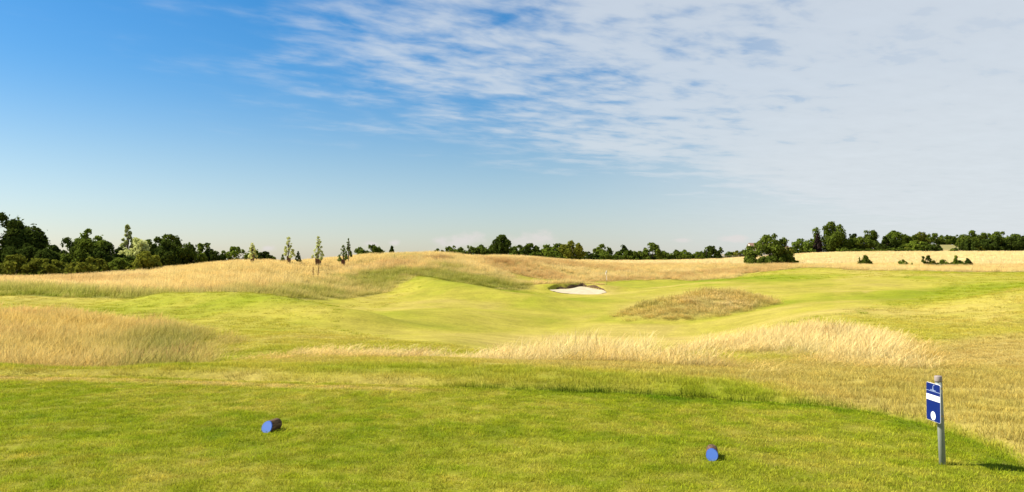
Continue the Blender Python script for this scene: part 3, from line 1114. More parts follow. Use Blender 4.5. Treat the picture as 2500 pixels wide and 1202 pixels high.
parts.append((x, y, rng.uniform(.1, .4, len(x)), s1, s1 * .9))
fringe.append(np.zeros(len(x)))
fringe = np.concatenate(fringe)
x, y, d, s1, hz = (np.concatenate([p[i] for p in parts]) for i in range(5))
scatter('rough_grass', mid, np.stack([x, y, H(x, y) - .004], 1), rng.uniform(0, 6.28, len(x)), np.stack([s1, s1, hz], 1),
        var_tint(mixc(ramp(d) * (1.48 - .28 * smooth(.6, .95, d))[:, None], np.array((.040, .070, .005)), fringe * .95)), 'ankle-high grass of the first cut around tee and slopes', 'grass')  # fringe tint: lush dark green with the longer grass's shaded face painted in

# tall seeding grass, near patches
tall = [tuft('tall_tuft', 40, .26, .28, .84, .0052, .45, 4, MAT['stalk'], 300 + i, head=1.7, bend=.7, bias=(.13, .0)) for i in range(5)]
leafy = [tuft('leafy_tuft', 40, .24, .20, .48, .009, .55, 3, MAT['stalk'], 320 + i, bend=.6, bias=(.10, 0)) for i in range(3)]
x, y = wedge(11.5, 47, 15)
f = fields(x, y)
tl = np.maximum.reduce([f['A'], f['D'], f['E'], f['F'] * .5])
k = rng.uniform(size=len(x)) < tl * (.36 + .85 * smooth(.3, .6, fbm(x, y, 1.2, 3, 93)))
x, y = x[k], y[k]
f = {q: v[k] for q, v in f.items()}
td = tall_dry(x, y, f)
pk = smooth(.45, .7, fbm(x, y, 4, 3, 91)) * .6
col = mixc(OLIVE, STRAW_T, smooth(.1, .8, td)) * (1 - .04 * f['A'])[:, None]
col = mixc(col, PALE, smooth(.7, .95, td) * np.maximum(f['D'], f['E']))
col = mixc(col, PINK, pk * f['A'] * td)
for (bp, bY, ra_, rb_, bc) in ((375, 19.5, 1.1, 1.3, (.34, .19, .065)), (1000, 16.8, .8, .5, (.36, .18, .085)), (2010, 22.5, .9, 1.0, (.42, .27, .10))):
    bx_, by_ = P(bp, bY)
    e_ = np.hypot((x - bx_) / ra_, (y - by_) / rb_) + (fbm(x, y, .6, 2, 94) - .5) * .8
    col = mixc(col, np.array(bc), smooth(1.0, .6, e_))
inn = np.maximum.reduce([smooth(0, 1.6, f['dA']), smooth(-.2, 2.6, f['dD']), smooth(-.2, 2.4, f['dE'])])
hz = (.38 + .62 * inn) * rng.uniform(.6, 1.2, len(x)) * (.7 + .6 * fbm(x, y, 2.0, 3, 92))
hz *= (1 - .25 * f['A']) * (.45 + .55 * smooth(.1, .9, np.maximum.reduce([f['A'], f['D'], f['E']]))) * (1 - .15 * f['D'] - .26 * f['E'])
hz *= np.where(f['D'] > .3, .40 + .60 * smooth(-.10, .10, x / y), 1.0) * np.where(f['E'] > .5, 1.0, 1.0)
s1 = rng.uniform(.9, 1.3, len(x))
scatter('tall_grass', tall + leafy[:2], np.stack([x, y, H(x, y) - .01], 1), rng.uniform(-.5, .5, len(x)), np.stack([s1, s1, hz], 1),
        var_tint(col), 'tall straw-coloured seeding grass in patches below the tee', 'grass')

# tall grass on the far hill and banks
far_t = [tuft('hill_tuft', 54, .50, .30, .68, .017, .30, 3, MAT['stalk'], 340 + i, head=1.4, bend=.7, bias=(.14, 0)) for i in range(5)]
x, y = wedge(46, 176, 2.6)
f = fields(x, y)
k = (rng.uniform(size=len(x)) < f['B']) & (f['sand'] < .01)
k &= (y < 125) | (rng.uniform(size=len(x)) < .7)
x, y = x[k], y[k]
f = {q: v[k] for q, v in f.items()}
td = tall_dry(x, y, f)
col = mixc(OLIVE * np.array((1.12, 1.2, .9)), np.array((.74, .565, .22)), smooth(.1, .75, td))
col = mixc(col, PALE, smooth(.72, 1.0, td) * smooth(.45, .7, fbm(x, y, 9, 3, 95)) * .9)
col = mixc(col, PINK, smooth(.42, .62, fbm(x, y, 13, 3, 96)) * smooth(.45, .8, td) * .75)
for (bp, bY, ra_, rb_, bc) in ((1222, 124, 4.2, 5.0, (.42, .25, .085)), (1075, 112, 3.0, 3.0, (.46, .29, .11)), (1010, 90, 2.5, 3.0, (.30, .27, .05))):
    bx_, by_ = P(bp, bY)
    e_ = np.hypot((x - bx_) / ra_, (y - by_) / rb_) + (fbm(x, y, 1.5, 2, 94) - .5) * .8
    col = mixc(col, np.array(bc), smooth(1.0, .6, e_))
hz = np.where(f['G'] > .5, 1.15 - .55 * smooth(8, 11, x), .55 + .45 * smooth(0, 3, f['dB'])) * rng.uniform(.7, 1.2, len(x)) * (.75 + .5 * fbm(x, y, 6, 2, 97))
s1 = rng.uniform(.9, 1.4, len(x))
scatter('hill_grass', far_t, np.stack([x, y, H(x, y) - .02], 1), rng.uniform(-.5, .5, len(x)), np.stack([s1, s1, hz], 1),
        var_tint(col), 'tall pink-tan seeding grass clothing the hill and the bank behind the green', 'grass')

# flattened grass on the mound
lodged = [tuft('lodged_tuft', 60, .40, .14, .28, .014, 2.2, 4, MAT['stalk'], 360 + i, bend=.8, bias=(1.3, .5)) for i in range(4)]
upr = [tuft('mound_tuft', 46, .40, .14, .40, .012, .5, 4, MAT['stalk'], 370 + i, head=1.5, bend=.7, bias=(.1, 0)) for i in range(3)]
x = rng.uniform(2, 25, 4200)
y = rng.uniform(42, 68, 4200)
f = fields(x, y)
k = rng.uniform(size=len(x)) < f['mound']
x, y = x[k], y[k]
f = {q: v[k] for q, v in f.items()}
td = tall_dry(x, y, f)
col = mixc(OLIVE, STRAW_T, smooth(.2, .75, td))
col = mixc(col, PALE, smooth(.6, .95, td) * .9)
s1 = rng.uniform(.8, 1.3, len(x))
flow = 5.2 * fbm(x, y, 5, 2, 99) - 1.6
scatter('mound_grass', lodged + upr, np.stack([x, y, H(x, y) - .01], 1), flow, np.stack([s1, s1, s1 * rng.uniform(.6, 1.2, len(x))], 1),
        var_tint(col, .75, 1.25), 'wind-flattened straw and green grass on the fairway mound', 'grass')

# standing corn: only its ragged near margin and heads
corn = [tuft('corn_tuft', 60, 1.1, .35, .62, .045, .15, 2, MAT['stalk'], 380 + i, head=1.3, bias=(.05, 0)) for i in range(3)]
x, y = wedge(142, 288, .20)
f = fields(x, y)
k = (rng.uniform(size=len(x)) < f['cereal'])
x, y = x[k], y[k]
ctin = np.tile(np.array((.78, .64, .33)), (len(x), 1)) * (0.93 + .14 * fbm(x, y, 20, 3, 61))[:, None]
s1 = rng.uniform(.8, 1.2, len(x))
scatter('cereal_crop', corn, np.stack([x, y, H(x, y) - .03], 1), rng.uniform(0, 6.28, len(x)), np.stack([s1, s1, s1], 1),
        var_tint(ctin, .92, 1.08), 'ripe pale gold cereal standing in the field beyond the course', 'crop')

# ------------------------------------------------------------------ trees
def crown_mesh(seed, shape, w_, h_, nleaf, leaf, mat):
    """crown in metres: many lobes packed in the species' envelope, each a shell of leaf-sized faces"""
    r = np.random.default_rng(seed)
    env = {
        'round': lambda z: math.sqrt(max(.0, 1 - ((z - .46) / .56) ** 2)) if z > .1 else .80,
        'dome': lambda z: math.sqrt(max(.0, 1 - (max(0, z - .28) / .73) ** 2)),
        'tall': lambda z: min(1.0, .78 + .8 * z) * math.sqrt(max(.0, 1 - (max(0, z - .35) / .66) ** 2.2)),
        'bush': lambda z: (1 - z ** 2.2) ** .6,
        'open': lambda z: math.sqrt(max(.0, 1 - ((z - .60) / .46) ** 2)),
        'spire': lambda z: (1 - z) ** .75 + .03,
        'odd': lambda z: (.62 + .33 * math.sin(z * 8.5 + 2.6)) * (1.0 if z < .85 else .7),
        'sapling': lambda z: (.22 + .95 * (1 - z)) if z > .3 else .3,
    }[shape]
    zlo, zhi = {'open': (.34, .93), 'sapling': (.30, .97), 'spire': (.04, .96)}.get(shape, (.05, .90))
    m_ = min(w_, h_ * 1.15)
    base_r = {'open': .125, 'sapling': .15, 'spire': .17, 'bush': .20, 'odd': .19}.get(shape, .17) * m_
    nl = {'open': 16, 'sapling': 22, 'spire': 30}.get(shape, int(np.clip(16 * (w_ * h_) / (m_ * m_) + 14, 24, 70)))
    lobes = []
    subs = [(0.0, 0.0, 1.0, 1.0)]
    if shape in ('round', 'dome', 'bush', 'tall'):
        subs = [(r.uniform(-.10, .10), r.uniform(-.1, .1), .74, 1.0)]
        a0 = r.uniform(0, 6.28)
        for j in range(4 if shape != 'tall' else 3):
            aj = a0 + j * 1.65 + r.uniform(-.4, .4)
            qj = r.uniform(.20, .30)
            subs.append((qj * math.cos(aj), qj * math.sin(aj), r.uniform(.46, .62), r.uniform(.60, .93)))
        nl = int(nl * 1.5)
    for i in range(nl):
        sx, sy, sw, sh = subs[i % len(subs)]
        z = zlo + (zhi - zlo) * (i + r.uniform()) / nl
        lr = base_r * r.uniform(.55, 1.15) * (.55 + .45 * sw)
        if shape in ('spire', 'sapling'):
            lr *= .35 + .85 * (1 - z)
        R_ = max(0.0, env(z) * w_ * sw * .5 - lr * .6)
        a = i * 2.4 + r.uniform(-.7, .7)
        q = R_ * math.sqrt(r.uniform(.35, 1.25))
        zz_ = min(z * h_ * sh, h_ * sh - lr * .8)
        lobes.append((q * math.cos(a) + sx * w_, q * math.sin(a) + sy * w_, max(zz_, lr * .5), lr))
    # one lobe at the very top
    lobes.append((subs[0][0] * w_ + r.uniform(-.05, .05) * w_, subs[0][1] * w_, h_ - base_r * .5, base_r * .55))
    lobes = np.array(lobes)
    wgt = lobes[:, 3] ** 2
    wgt /= wgt.sum()
    li = r.choice(len(lobes), nleaf, p=wgt)
    v = r.normal(size=(nleaf, 3))
    v[:, 2] += .25
    ctr = lobes[li, :3] - np.array((0, 0, h_ * .45))
    v += .55 * ctr / (np.linalg.norm(ctr, axis=1, keepdims=True) + 1e-6)
    v /= np.linalg.norm(v, axis=1, keepdims=True)
    rad = lobes[li, 3] * np.where(r.uniform(size=nleaf) < .25, r.uniform(.2, .8, nleaf), r.uniform(.75, 1.12, nleaf))
    rad *= np.where(r.uniform(size=nleaf) < .12, r.uniform(1.1, 1.4, nleaf), 1.0)
    c = lobes[li, :3] + v * rad[:, None]
    c[:, 2] = np.clip(c[:, 2], .05, h_ * 1.02)
    nrm = v + r.normal(size=(nleaf, 3)) * .6
    nrm /= np.linalg.norm(nrm, axis=1, keepdims=True)
    t1 = np.cross(nrm, r.normal(size=(nleaf, 3)))
    t1 /= np.linalg.norm(t1, axis=1, keepdims=True)
    t2 = np.cross(nrm, t1)
    sz = leaf * r.uniform(.6, 1.35, nleaf)
    a = t1 * sz[:, None] * .62
    b = t2 * sz[:, None]
    fold = nrm * sz[:, None] * .18
    V = np.stack([c - b, c + a + fold, c + b, c - a + fold], 1).reshape(-1, 3)
    me = fast_mesh('crown', V, np.arange(nleaf * 4).reshape(-1, 4), mat)
    rv = np.repeat(np.clip(r.uniform(0, 1, nleaf) * .6 + .4 * r.uniform(0, 1, len(lobes))[li], 0, 1), 4)
    at_ = me.attributes.new('rv', 'FLOAT', 'POINT')
    at_.data.foreach_set('value', rv.astype(np.float32))
    # trunk with limbs that reach the lobes
    tb = MB()
    tr = {'sapling': .014, 'spire': .018, 'bush': .016}.get(shape, .028) * h_
    topz = {'spire': .95, 'sapling': .95}.get(shape, .62) * h_
    tb.tube([(0, 0, -.25), (.005 * h_, 0, .12 * h_), (-.01 * h_, .01 * h_, topz * .55), (.01 * h_, 0, topz)], [tr * 1.3, tr, tr * .75, tr * .3], 8)
    for (lx, ly, lz, lr_) in lobes[:: (1 if shape in ('open', 'sapling') else 4)]:
        z0 = max(.08 * h_, min(topz * .9, lz * .6))
        tb.tube([(0, 0, z0), (lx * .5, ly * .5, z0 + (lz - z0) * .6), (lx, ly, lz)], [tr * .5, tr * .33, tr * .12], 5)
    return me, mesh_from('trunk', tb.v, tb.f, MAT['bark'], True)


leafn = {'dark': 'leaf_dark', 'mid': 'leaf_mid', 'green': 'leaf_green', 'olive': 'leaf_olive', 'pale': 'leaf_pale', 'lime': 'leaf_lime',
         'purple': 'leaf_purple', 'ash': 'leaf_ash'}
_tree_n = {}


def tree(px, Y, top, wpx, shape, color, label, group=None, name='tree', cat='tree', leaf=None, nleaf=None, sink=.05, rot=None, dz=0.0):
    x_ = X_of(px, Y)
    z_ = float(H(np.array([x_]), np.array([float(Y)]))[0])
    h_ = EYE + (HOR - top) / F * Y - z_ + dz
    w_ = max(.4, wpx / F * Y / .95)
    k_ = _tree_n['n'] = _tree_n.get('n', 0) + 1
    lf = .105 if shape == 'sapling' else (.21 if Y < 135 else (.24 if Y < 180 else .36))
    if leaf:
        lf *= leaf
    nl = int(np.clip(3.4 * math.pi * w_ * h_ / (lf * lf * 1.24), 260, 11000))
    if shape in ('open', 'sapling'):
        nl = int(nl * .42)
    if nleaf:
        nl = int(nl * nleaf)
    cm, tm = crown_mesh(1000 + k_ * 7, shape, w_, h_ + sink, nl, lf, MAT[leafn[color]])
    r_ = empty(name, (x_, Y, z_ - sink), (k_ * 2.3 + px * .01) if rot is None else rot)
    tag(r_, label, cat, group)
    obj('trunk', tm, r_)
    obj('crown', cm, r_)
    return r_


G1 = 'dark trees at the left edge of the hill'
tree(8, 112, 524, 190, 'tall', 'dark', 'very dark tall broadleaf tree towering over the hedge at the end of the hill', name='broadleaf_tree', leaf=1.35, nleaf=1.4)
tree(-120, 110, 560, 200, 'round', 'dark', 'dark round tree beside the very dark tall tree at the hill end', name='broadleaf_tree')
for px, Y, top, wp, c in ((25, 90, 626, 130, 'olive'), (120, 91, 634, 120, 'olive'), (215, 92, 630, 120, 'olive'), (-70, 90, 622, 130, 'olive')):
    tree(px, Y, top, wp, 'bush', c, 'low olive-green shrub in the hedge in front of the dark trees', 'olive shrubs of the hill hedge', name='hedge_shrub', cat='shrub')
tree(160, 103, 583, 120, 'round', 'dark', 'dark rounded tree with a ragged top next to the bright green crown', name='broadleaf_tree')
tree(206, 116, 561, 78, 'tall', 'lime', 'bright green crown rising behind the dark rounded hedge trees', name='broadleaf_tree')
tree(228, 102, 588, 120, 'round', 'mid', 'mid-green bushy tree just below the bright green crown', name='broadleaf_tree')
tree(277, 100, 598, 90, 'round', 'dark', 'dark bushy tree beside the pale silvery spire tree', name='broadleaf_tree')
tree(312, 112, 550, 46, 'sapling', 'pale', 'pale silvery narrow tree with a pointed leader above the hedge', name='silver_tree', leaf=1.7, nleaf=1.3)
tree(336, 108, 583, 80, 'round', 'pale', 'pale silvery rounded tree at the foot of the pointed one', name='silver_tree')
tree(352, 94, 617, 85, 'bush', 'olive', 'yellow-olive shrub below the pale silvery trees', name='hedge_shrub', cat='shrub')
tree(300, 94, 632, 90, 'bush', 'mid', 'dark green shrub between the yellow-olive shrub and the olive hedge shrubs', name='hedge_shrub', cat='shrub')
tree(403, 120, 575, 80, 'open', 'mid', 'open-crowned oak with sky between its limbs behind the dark trees', name='oak_tree')
tree(432, 105, 586, 110, 'round', 'dark', 'broad dark tree in front of the open-crowned oak', name='broadleaf_tree')
tree(474, 106, 596, 100, 'round', 'mid', 'broad brownish-green tree sloping down beside the open-crowned oak', name='broadleaf_tree')
tree(518, 107, 610, 74, 'bush', 'dark', 'dark bush ending the row of hedge trees', name='broadleaf_tree')
for px, Y, top, wp, lab in ((70, 106, 596, 120, 'dark leafy tree filling the gap beside the very dark tall tree'), (125, 108, 602, 90, 'dark low tree behind the olive hedge shrubs'),
                            (255, 109, 592, 110, 'dark green tree backing the pale silvery trees'), (385, 109, 598, 100, 'dark tree standing below the open-crowned oak'),
                            (548, 110, 624, 36, 'last small dark bush of the hedge before the sparse oak')):
    tree(px, Y, top, wp, 'round', 'dark', lab, name='broadleaf_tree')
tree(583, 130, 604, 82, 'open', 'green', 'sparse oak with bare twisted limbs on the skyline past the hedge end', name='oak_tree')
tree(640, 124, 616, 62, 'bush', 'dark', 'dark low bush behind the first staked sapling', name='skyline_bush', cat='bush')
tree(664, 126, 626, 26, 'bush', 'mid', 'tiny green bush trailing off the dark low bush on the skyline', name='skyline_bush', cat='bush')


def guard(px, Y, wpx, hpx, label):
    """tree guard: stakes with a mesh wrapped round them"""
    x_ = X_of(px, Y)
    z_ = float(H(np.array([x_]), np.array([float(Y)]))[0])
    r_ = empty('tree_guard', (x_, Y, z_))
    tag(r_, label, 'tree guard', 'guards round the hill saplings')
    hw, hh = wpx / F * Y * .5, hpx / F * Y
    for sx, sy in ((-1, -1), (1, -1), (1, 1), (-1, 1)):
        MB().tube([(sx * hw, sy * hw, -.1), (sx * hw, sy * hw, hh * 1.04)], [.035, .03], 6).build('stake', MAT['stake'], r_)
    mb = MB()
    n_ = 9
    for s_ in range(4):
        a0, a1 = math.pi / 4 + s_ * math.pi / 2, math.pi / 4 + (s_ + 1) * math.pi / 2
        ax_, ay_, bx_, by_ = math.cos(a0), math.sin(a0), math.cos(a1), math.sin(a1)
        rr_ = hw * 1.414 * 1.0
        for i in range(n_):
            t_ = (i + .5) / n_
            cx_, cy_ = (ax_ + (bx_ - ax_) * t_) * rr_, (ay_ + (by_ - ay_) * t_) * rr_
            mb.box(cx_ - .018, cx_ + .018, cy_ - .018, cy_ + .018, .12, hh * .97)
        for j in range(5):
            zz_ = .15 + (hh * .97 - .15) * j / 4
            mb.tube([(ax_ * rr_, ay_ * rr_, zz_), (bx_ * rr_, by_ * rr_, zz_)], [.02, .02], 4)
    mb.build('guard_mesh', MAT['guard'], r_)
    return r_


SAP = 'staked saplings along the hill'
for px, Y, top, wp, lab, gw, gh in (
        (616, 92, 594, 26, 'thin sapling rising before the dark skyline bush', 6, 24),
        (705, 95, 579, 32, 'bushy sapling with a bent leader beside the tiny dark shrub', 7, 24),
        (777, 98, 577, 34, 'tallest densest sapling with a mesh guard on the hill', 11, 22),
        (838, 102, 599, 28, 'short leaning sapling beside the bare thin one', 7, 18)):
    tree(px, Y, top, wp, 'sapling', 'pale' if px < 800 else 'lime', lab, name='sapling', cat='sapling', nleaf=.30)
    guard(px, Y, gw, gh, 'brown staked mesh guard round the ' + lab.split(' with')[0].split(' rising')[0].split(' beside')[0])
tree(851, 106, 583, 20, 'sapling', 'mid', 'bare thin sapling with few leaves and forked stems', name='sapling', cat='sapling', nleaf=0.4)
tree(728, 100, 614, 18, 'sapling', 'dark', 'tiny dark shrub next to the sapling with a bent leader', name='skyline_bush', cat='bush', nleaf=0.6)
tree(690, 97, 622, 14, 'sapling', 'green', 'small green sprig at the foot of the bent-leader sapling', name='skyline_bush', cat='bush', nleaf=0.5)
tree(903, 172, 599, 76, 'dome', 'mid', 'wide dome-shaped green tree standing alone behind the hill crest', name='broadleaf_tree')
tree(957, 168, 601, 21, 'spire', 'dark', 'small upright dark conifer behind the hill crest', name='conifer')

HG = 'trees of the far hedgerow'
hl = 'dark green tree in the unbroken hedgerow behind the hill'
for i, (px, Y, top, wp, sh, c) in enumerate(((1072, 200, 607, 32, 'dome', 'dark'), (1110, 205, 602, 52, 'round', 'mid'), (1145, 208, 601, 52, 'round', 'mid'),
                                             (1178, 208, 600, 50, 'round', 'mid'), (1205, 206, 599, 40, 'tall', 'mid'), (1262, 208, 600, 50, 'round', 'mid'),
                                             (1292, 212, 596, 60, 'round', 'mid'), (1330, 212, 599, 56, 'round', 'green'), (1362, 214, 596, 52, 'round', 'mid'))):
    lab, grp = {1072: ('small dark dome tree at the hill-crest end of the unbroken hedgerow', None), 1330: ('lighter green tree in the hedgerow next to the large olive-green tree', None)}.get(px, (hl, HG))
    tree(px, Y, top, wp, sh, c, lab, grp, name='hedgerow_tree')
tree(1226, 190, 576, 50, 'odd', 'dark', 'tallest lopsided dark tree standing over the hedgerow', name='broadleaf_tree')
tree(1398, 200, 589, 66, 'round', 'olive', 'large olive-green tree ending the unbroken hedgerow', name='broadleaf_tree')
tree(1246, 188, 620, 38, 'bush', 'lime', 'bright green low bush at the foot of the tallest lopsided tree', name='hedgerow_bush', cat='bush')
tree(1350, 196, 614, 50, 'bush', 'green', 'green low bush before the large olive-green hedgerow tree', name='hedgerow_bush', cat='bush')
tree(1310, 196, 616, 40, 'bush', 'mid', 'dark low bush along the foot of the unbroken hedgerow', name='hedgerow_bush', cat='bush')
tree(1440, 240, 616, 60, 'bush', 'dark', 'dark brownish bush filling the gap after the unbroken hedgerow', name='hedgerow_bush', cat='bush')
tree(1470, 245, 598, 52, 'round', 'mid', 'round-headed tree standing between two gaps in the far hedge', name='broadleaf_tree')
tree(1480, 240, 618, 50, 'bush', 'mid', 'dark bush under the round-headed tree between the gaps', name='hedgerow_bush', cat='bush')
tree(1522, 255, 599, 32, 'round', 'dark', 'small dark dome tree behind the low hedge bushes', name='broadleaf_tree')
for px, top, wp in ((1515, 615, 44), (1540, 611, 50), (1562, 614, 36)):
    tree(px, 245, top, wp, 'bush', 'mid', 'low rounded bush in front of the small dark dome tree', 'bushes below the dome tree', name='hedgerow_bush', cat='bush')
tree(1593, 250, 594, 44, 'round', 'mid', 'tall oval tree at the edge of the pale cereal field', name='broadleaf_tree')
tree(1574, 256, 606, 16, 'spire', 'purple', 'thin purplish tree close against the tall oval tree', name='broadleaf_tree')
for px, top, wp, c in ((1624, 614, 34, 'mid'), (1650, 611, 32, 'mid'), (1672, 611, 36, 'green'), (1702, 616, 34, 'green')):
    tree(px, 255, top, wp, 'bush', c, 'small rounded bush in the thin hedge past the tall oval tree', 'small hedge bushes by the cereal field', name='hedgerow_bush', cat='bush')
tree(1724, 258, 604, 34, 'round', 'mid', 'smaller of two joined dark trees at the hedge end', name='broadleaf_tree')
tree(1746, 258, 602, 40, 'round', 'dark', 'larger of two joined dark trees at the hedge end', name='broadleaf_tree')
for px, top, wp, c in ((1778, 615, 30, 'green'), (1795, 613, 26, 'olive'), (1813, 611, 18, 'mid'), (1826, 609, 20, 'dark')):
    tree(px, 330, top, wp, 'bush', c, 'far low bush beyond the wire fence', 'far bushes beyond the fence', name='far_bush', cat='bush')

tree(1880, 152, 573, 116, 'dome', 'ash', 'solitary leafy ash tree growing at the near edge of the cereal field', name='ash_tree', nleaf=0.9)
tree(1922, 150, 604, 34, 'open', 'olive', 'thin leaning tree with bare stems beside the solitary ash', name='thin_tree')
tree(1862, 149, 627, 60, 'bush', 'ash', 'low green bramble clump at the foot of the solitary ash', name='bramble_bush', cat='bush')
tree(1892, 149, 625, 48, 'bush', 'lime', 'bright green bramble clump at the foot of the solitary ash', name='bramble_bush', cat='bush')
tree(1934, 149, 632, 38, 'bush', 'olive', 'low spreading bramble past the thin leaning tree', name='bramble_bush', cat='bush')

WG = 'trees of the wood beyond the cereal field'
tree(1960, 305, 584, 62, 'dome', 'lime', 'light green willow at the start of the wood', name='willow_tree')
tree(1985, 312, 583, 40, 'round', 'green', 'green tree squeezed between the light willow and the tallest tree', name='broadleaf_tree')
tree(2023, 315, 543, 84, 'tall', 'mid', 'tallest broad tree of the wood beyond the cereal field', name='broadleaf_tree')
tree(1996, 306, 572, 24, 'spire', 'purple', 'purple-leaved tree against the tallest tree of the wood', name='broadleaf_tree')
tree(2052, 320, 590, 40, 'round', 'green', 'small green tree at the shoulder of the tallest wood tree', name='broadleaf_tree')
tree(2076, 325, 572, 36, 'open', 'dark', 'dark parasol-shaped tree with sky showing under its crown', name='broadleaf_tree')
tree(2116, 312, 563, 74, 'round', 'mid', 'large dark dome tree hanging over the gold field corner', name='broadleaf_tree')
tree(2095, 318, 585, 40, 'round', 'green', 'low green tree beneath the dark parasol-shaped tree', name='broadleaf_tree')
tree(2183, 318, 565, 46, 'odd', 'green', 'ragged light-topped tree between two dark domes', name='broadleaf_tree')
tree(2165, 304, 578, 60, 'round', 'dark', 'very dark dome tree in front of the ragged light-topped tree', name='broadleaf_tree')
for px, Y, top, wp, c in ((2215, 345, 573, 44, 'mid'), (2242, 350, 567, 50, 'olive'), (2272, 430, 570, 50, 'mid'), (2305, 440, 574, 60, 'mid'), (2335, 440, 574, 50, 'green'),
                          (2372, 330, 563, 62, 'mid'), (2402, 335, 570, 50, 'mid'), (2440, 330, 567, 70, 'mid'), (2476, 330, 573, 60, 'mid'), (2520, 325, 570, 70, 'mid'), (2570, 325, 565, 80, 'mid')):
    lab, grp = 'tree merging into the dense skyline of the wood beyond the field', WG
    if Y > 400:
        lab, grp = 'distant tree on the skyline above the open grassy bank', 'trees above the grassy bank'
    if px == 2242:
        lab, grp = 'yellowish-olive tree in the wood behind the broad bright bush', None
    if px == 2215:
        lab, grp = 'mid-green tree in the wood behind the yellowish gorse', None
    tree(px, Y, top, wp, 'round', c, lab, grp, name='wood_tree')
tree(2213, 298, 603, 24, 'bush', 'olive', 'yellowish gorse bush at the foot of the very dark dome tree', name='gorse_bush', cat='bush')
tree(2200, 300, 600, 30, 'bush', 'mid', 'green bush beside the yellowish gorse', name='wood_bush', cat='bush')
tree(2236, 300, 588, 50, 'bush', 'green', 'broad bright bush before the wood next to the dark ball-shaped bush', name='wood_bush', cat='bush')
tree(2258, 300, 592, 40, 'round', 'mid', 'mid-green bush touching the dark ball-shaped bush', name='wood_bush', cat='bush')
tree(2283, 296, 596, 36, 'dome', 'dark', 'dark ball-shaped bush by the open grassy bank', name='wood_bush', cat='bush')
tree(2364, 296, 586, 50, 'dome', 'dark', 'large rounded grey-green bush closing the open grassy bank', name='wood_bush', cat='bush')
tree(2388, 298, 602, 26, 'bush', 'olive', 'light olive bush beside the large rounded grey-green bush', name='wood_bush', cat='bush')
tree(2325, 298, 608, 14, 'bush', 'green', 'tiny bush alone on the open grassy bank', name='wood_bush', cat='bush')
for px, wp in ((2425, 66), (2468, 60), (2505, 50)):
    tree(px, 300, 577 + (px % 5), wp, 'bush', 'dark', 'dark spreading bush along the field edge past the grey-green bush', 'dark bushes along the field edge', name='wood_bush', cat='bush')
for i, px in enumerate(range(2060, 2270, 30)):
    tree(px, 296, 606 + (i * 5) % 4, 34, 'bush', 'mid', 'low undergrowth bush lining the far edge of the cereal field', 'undergrowth at the far field edge', name='undergrowth_bush', cat='bush')

# bushes in front of the cereal field
tree(2113, 138, 624, 28, 'spire', 'mid', 'pointed dark bush in the long grass before the cereal field', name='field_bush', cat='bush')
tree(2098, 138, 629, 10, 'sapling', 'mid', 'thin upright twig beside the pointed dark bush', name='field_bush', cat='bush', nleaf=0.4)
tree(2204, 137, 635, 20, 'bush', 'lime', 'small bright green bush by the worn path', name='field_bush', cat='bush', nleaf=1.0)
tree(2226, 137, 641, 7, 'sapling', 'green', 'tiny green sprig just past the small bright bush', name='field_bush', cat='bush', nleaf=0.5)
tree(2263, 136, 625, 20, 'open', 'dark', 'sparse branching shrub with dark leaf clusters at the field edge', name='field_bush', cat='bush', nleaf=0.6)
tree(2276, 136, 638, 24, 'bush', 'olive', 'olive bush under the sparse branching shrub', name='field_bush', cat='bush', nleaf=1.0)
tree(2302, 136, 635, 34, 'bush', 'mid', 'green bush leaning on the grey timber rail', name='field_bush', cat='bush', nleaf=1.0)
tree(2333, 136, 625, 16, 'spire', 'green', 'upright leafy shoot between the green bushes', name='field_bush', cat='bush', nleaf=0.8)
tree(2338, 136, 637, 36, 'bush', 'mid', 'green bush around the foot of the upright leafy shoot', name='field_bush', cat='bush', nleaf=1.0)
tree(2363, 136, 633, 24, 'spire', 'dark', 'dark triangular bush ending the field-edge shrubs', name='field_bush', cat='bush', nleaf=1.0)


def gz(x_, y_):
    return float(H(np.array([float(x_)]), np.array([float(y_)]))[0])


# timber rail among those bushes
ra = empty('timber_rail', (X_of(2312, 135), 135, gz(X_of(2312, 135), 135)))
tag(ra, 'low grey timber rail half hidden by the field-edge bushes', 'rail')
for sx in (-1.1, 0.0, 1.1):
    MB().box(sx - .05, sx + .05, -.05, .05, -.15, .62).build('post', MAT['weathered'], ra)
MB().box(-1.3, 1.3, -.085, -.053, .42, .56).build('rail', MAT['weathered'], ra)

# dock stalks on the hill
for px, py0, py1, lab in ((765, 652, 666, 'taller dark brown dock stalk on the hillside'), (776, 651, 662, 'slanting dark brown dock stalk beside the taller one')):
    Y = 82.0
    x_ = X_of(px, Y)
    r_ = empty('dock_stalk', (x_, Y, gz(x_, Y)))
    tag(r_, lab, 'weed')
    hh = EYE + (HOR - py0) / F * Y - gz(x_, Y)
    ln = .10 if px == 776 else 0.0
    MB().tube([(0, 0, -.05), (ln * .5, 0, hh * .5), (ln, 0, hh)], [.014, .012, .008], 5).build('stem', MAT['dock'], r_)
    mb = MB()
    rr2 = np.random.default_rng(px)
    for i in range(60):
        t_ = rr2.uniform(.42, 1.0)
        q = rr2.normal(size=3) * np.array((.05, .05, .03)) * (1.25 - t_) * 1.6
        c_ = np.array((ln * t_, 0, hh * t_)) + q
        s_ = .035
        mb.add([c_ + (-s_, 0, 0), c_ + (0, -s_, s_ * .5), c_ + (s_, 0, 0), c_ + (0, s_ * .4, s_ * 1.3)], [(0, 1, 3), (1, 2, 3), (2, 0, 3), (0, 2, 1)])
    tag(mb.build('seed_head', MAT['dock'], r_), kind='stuff')

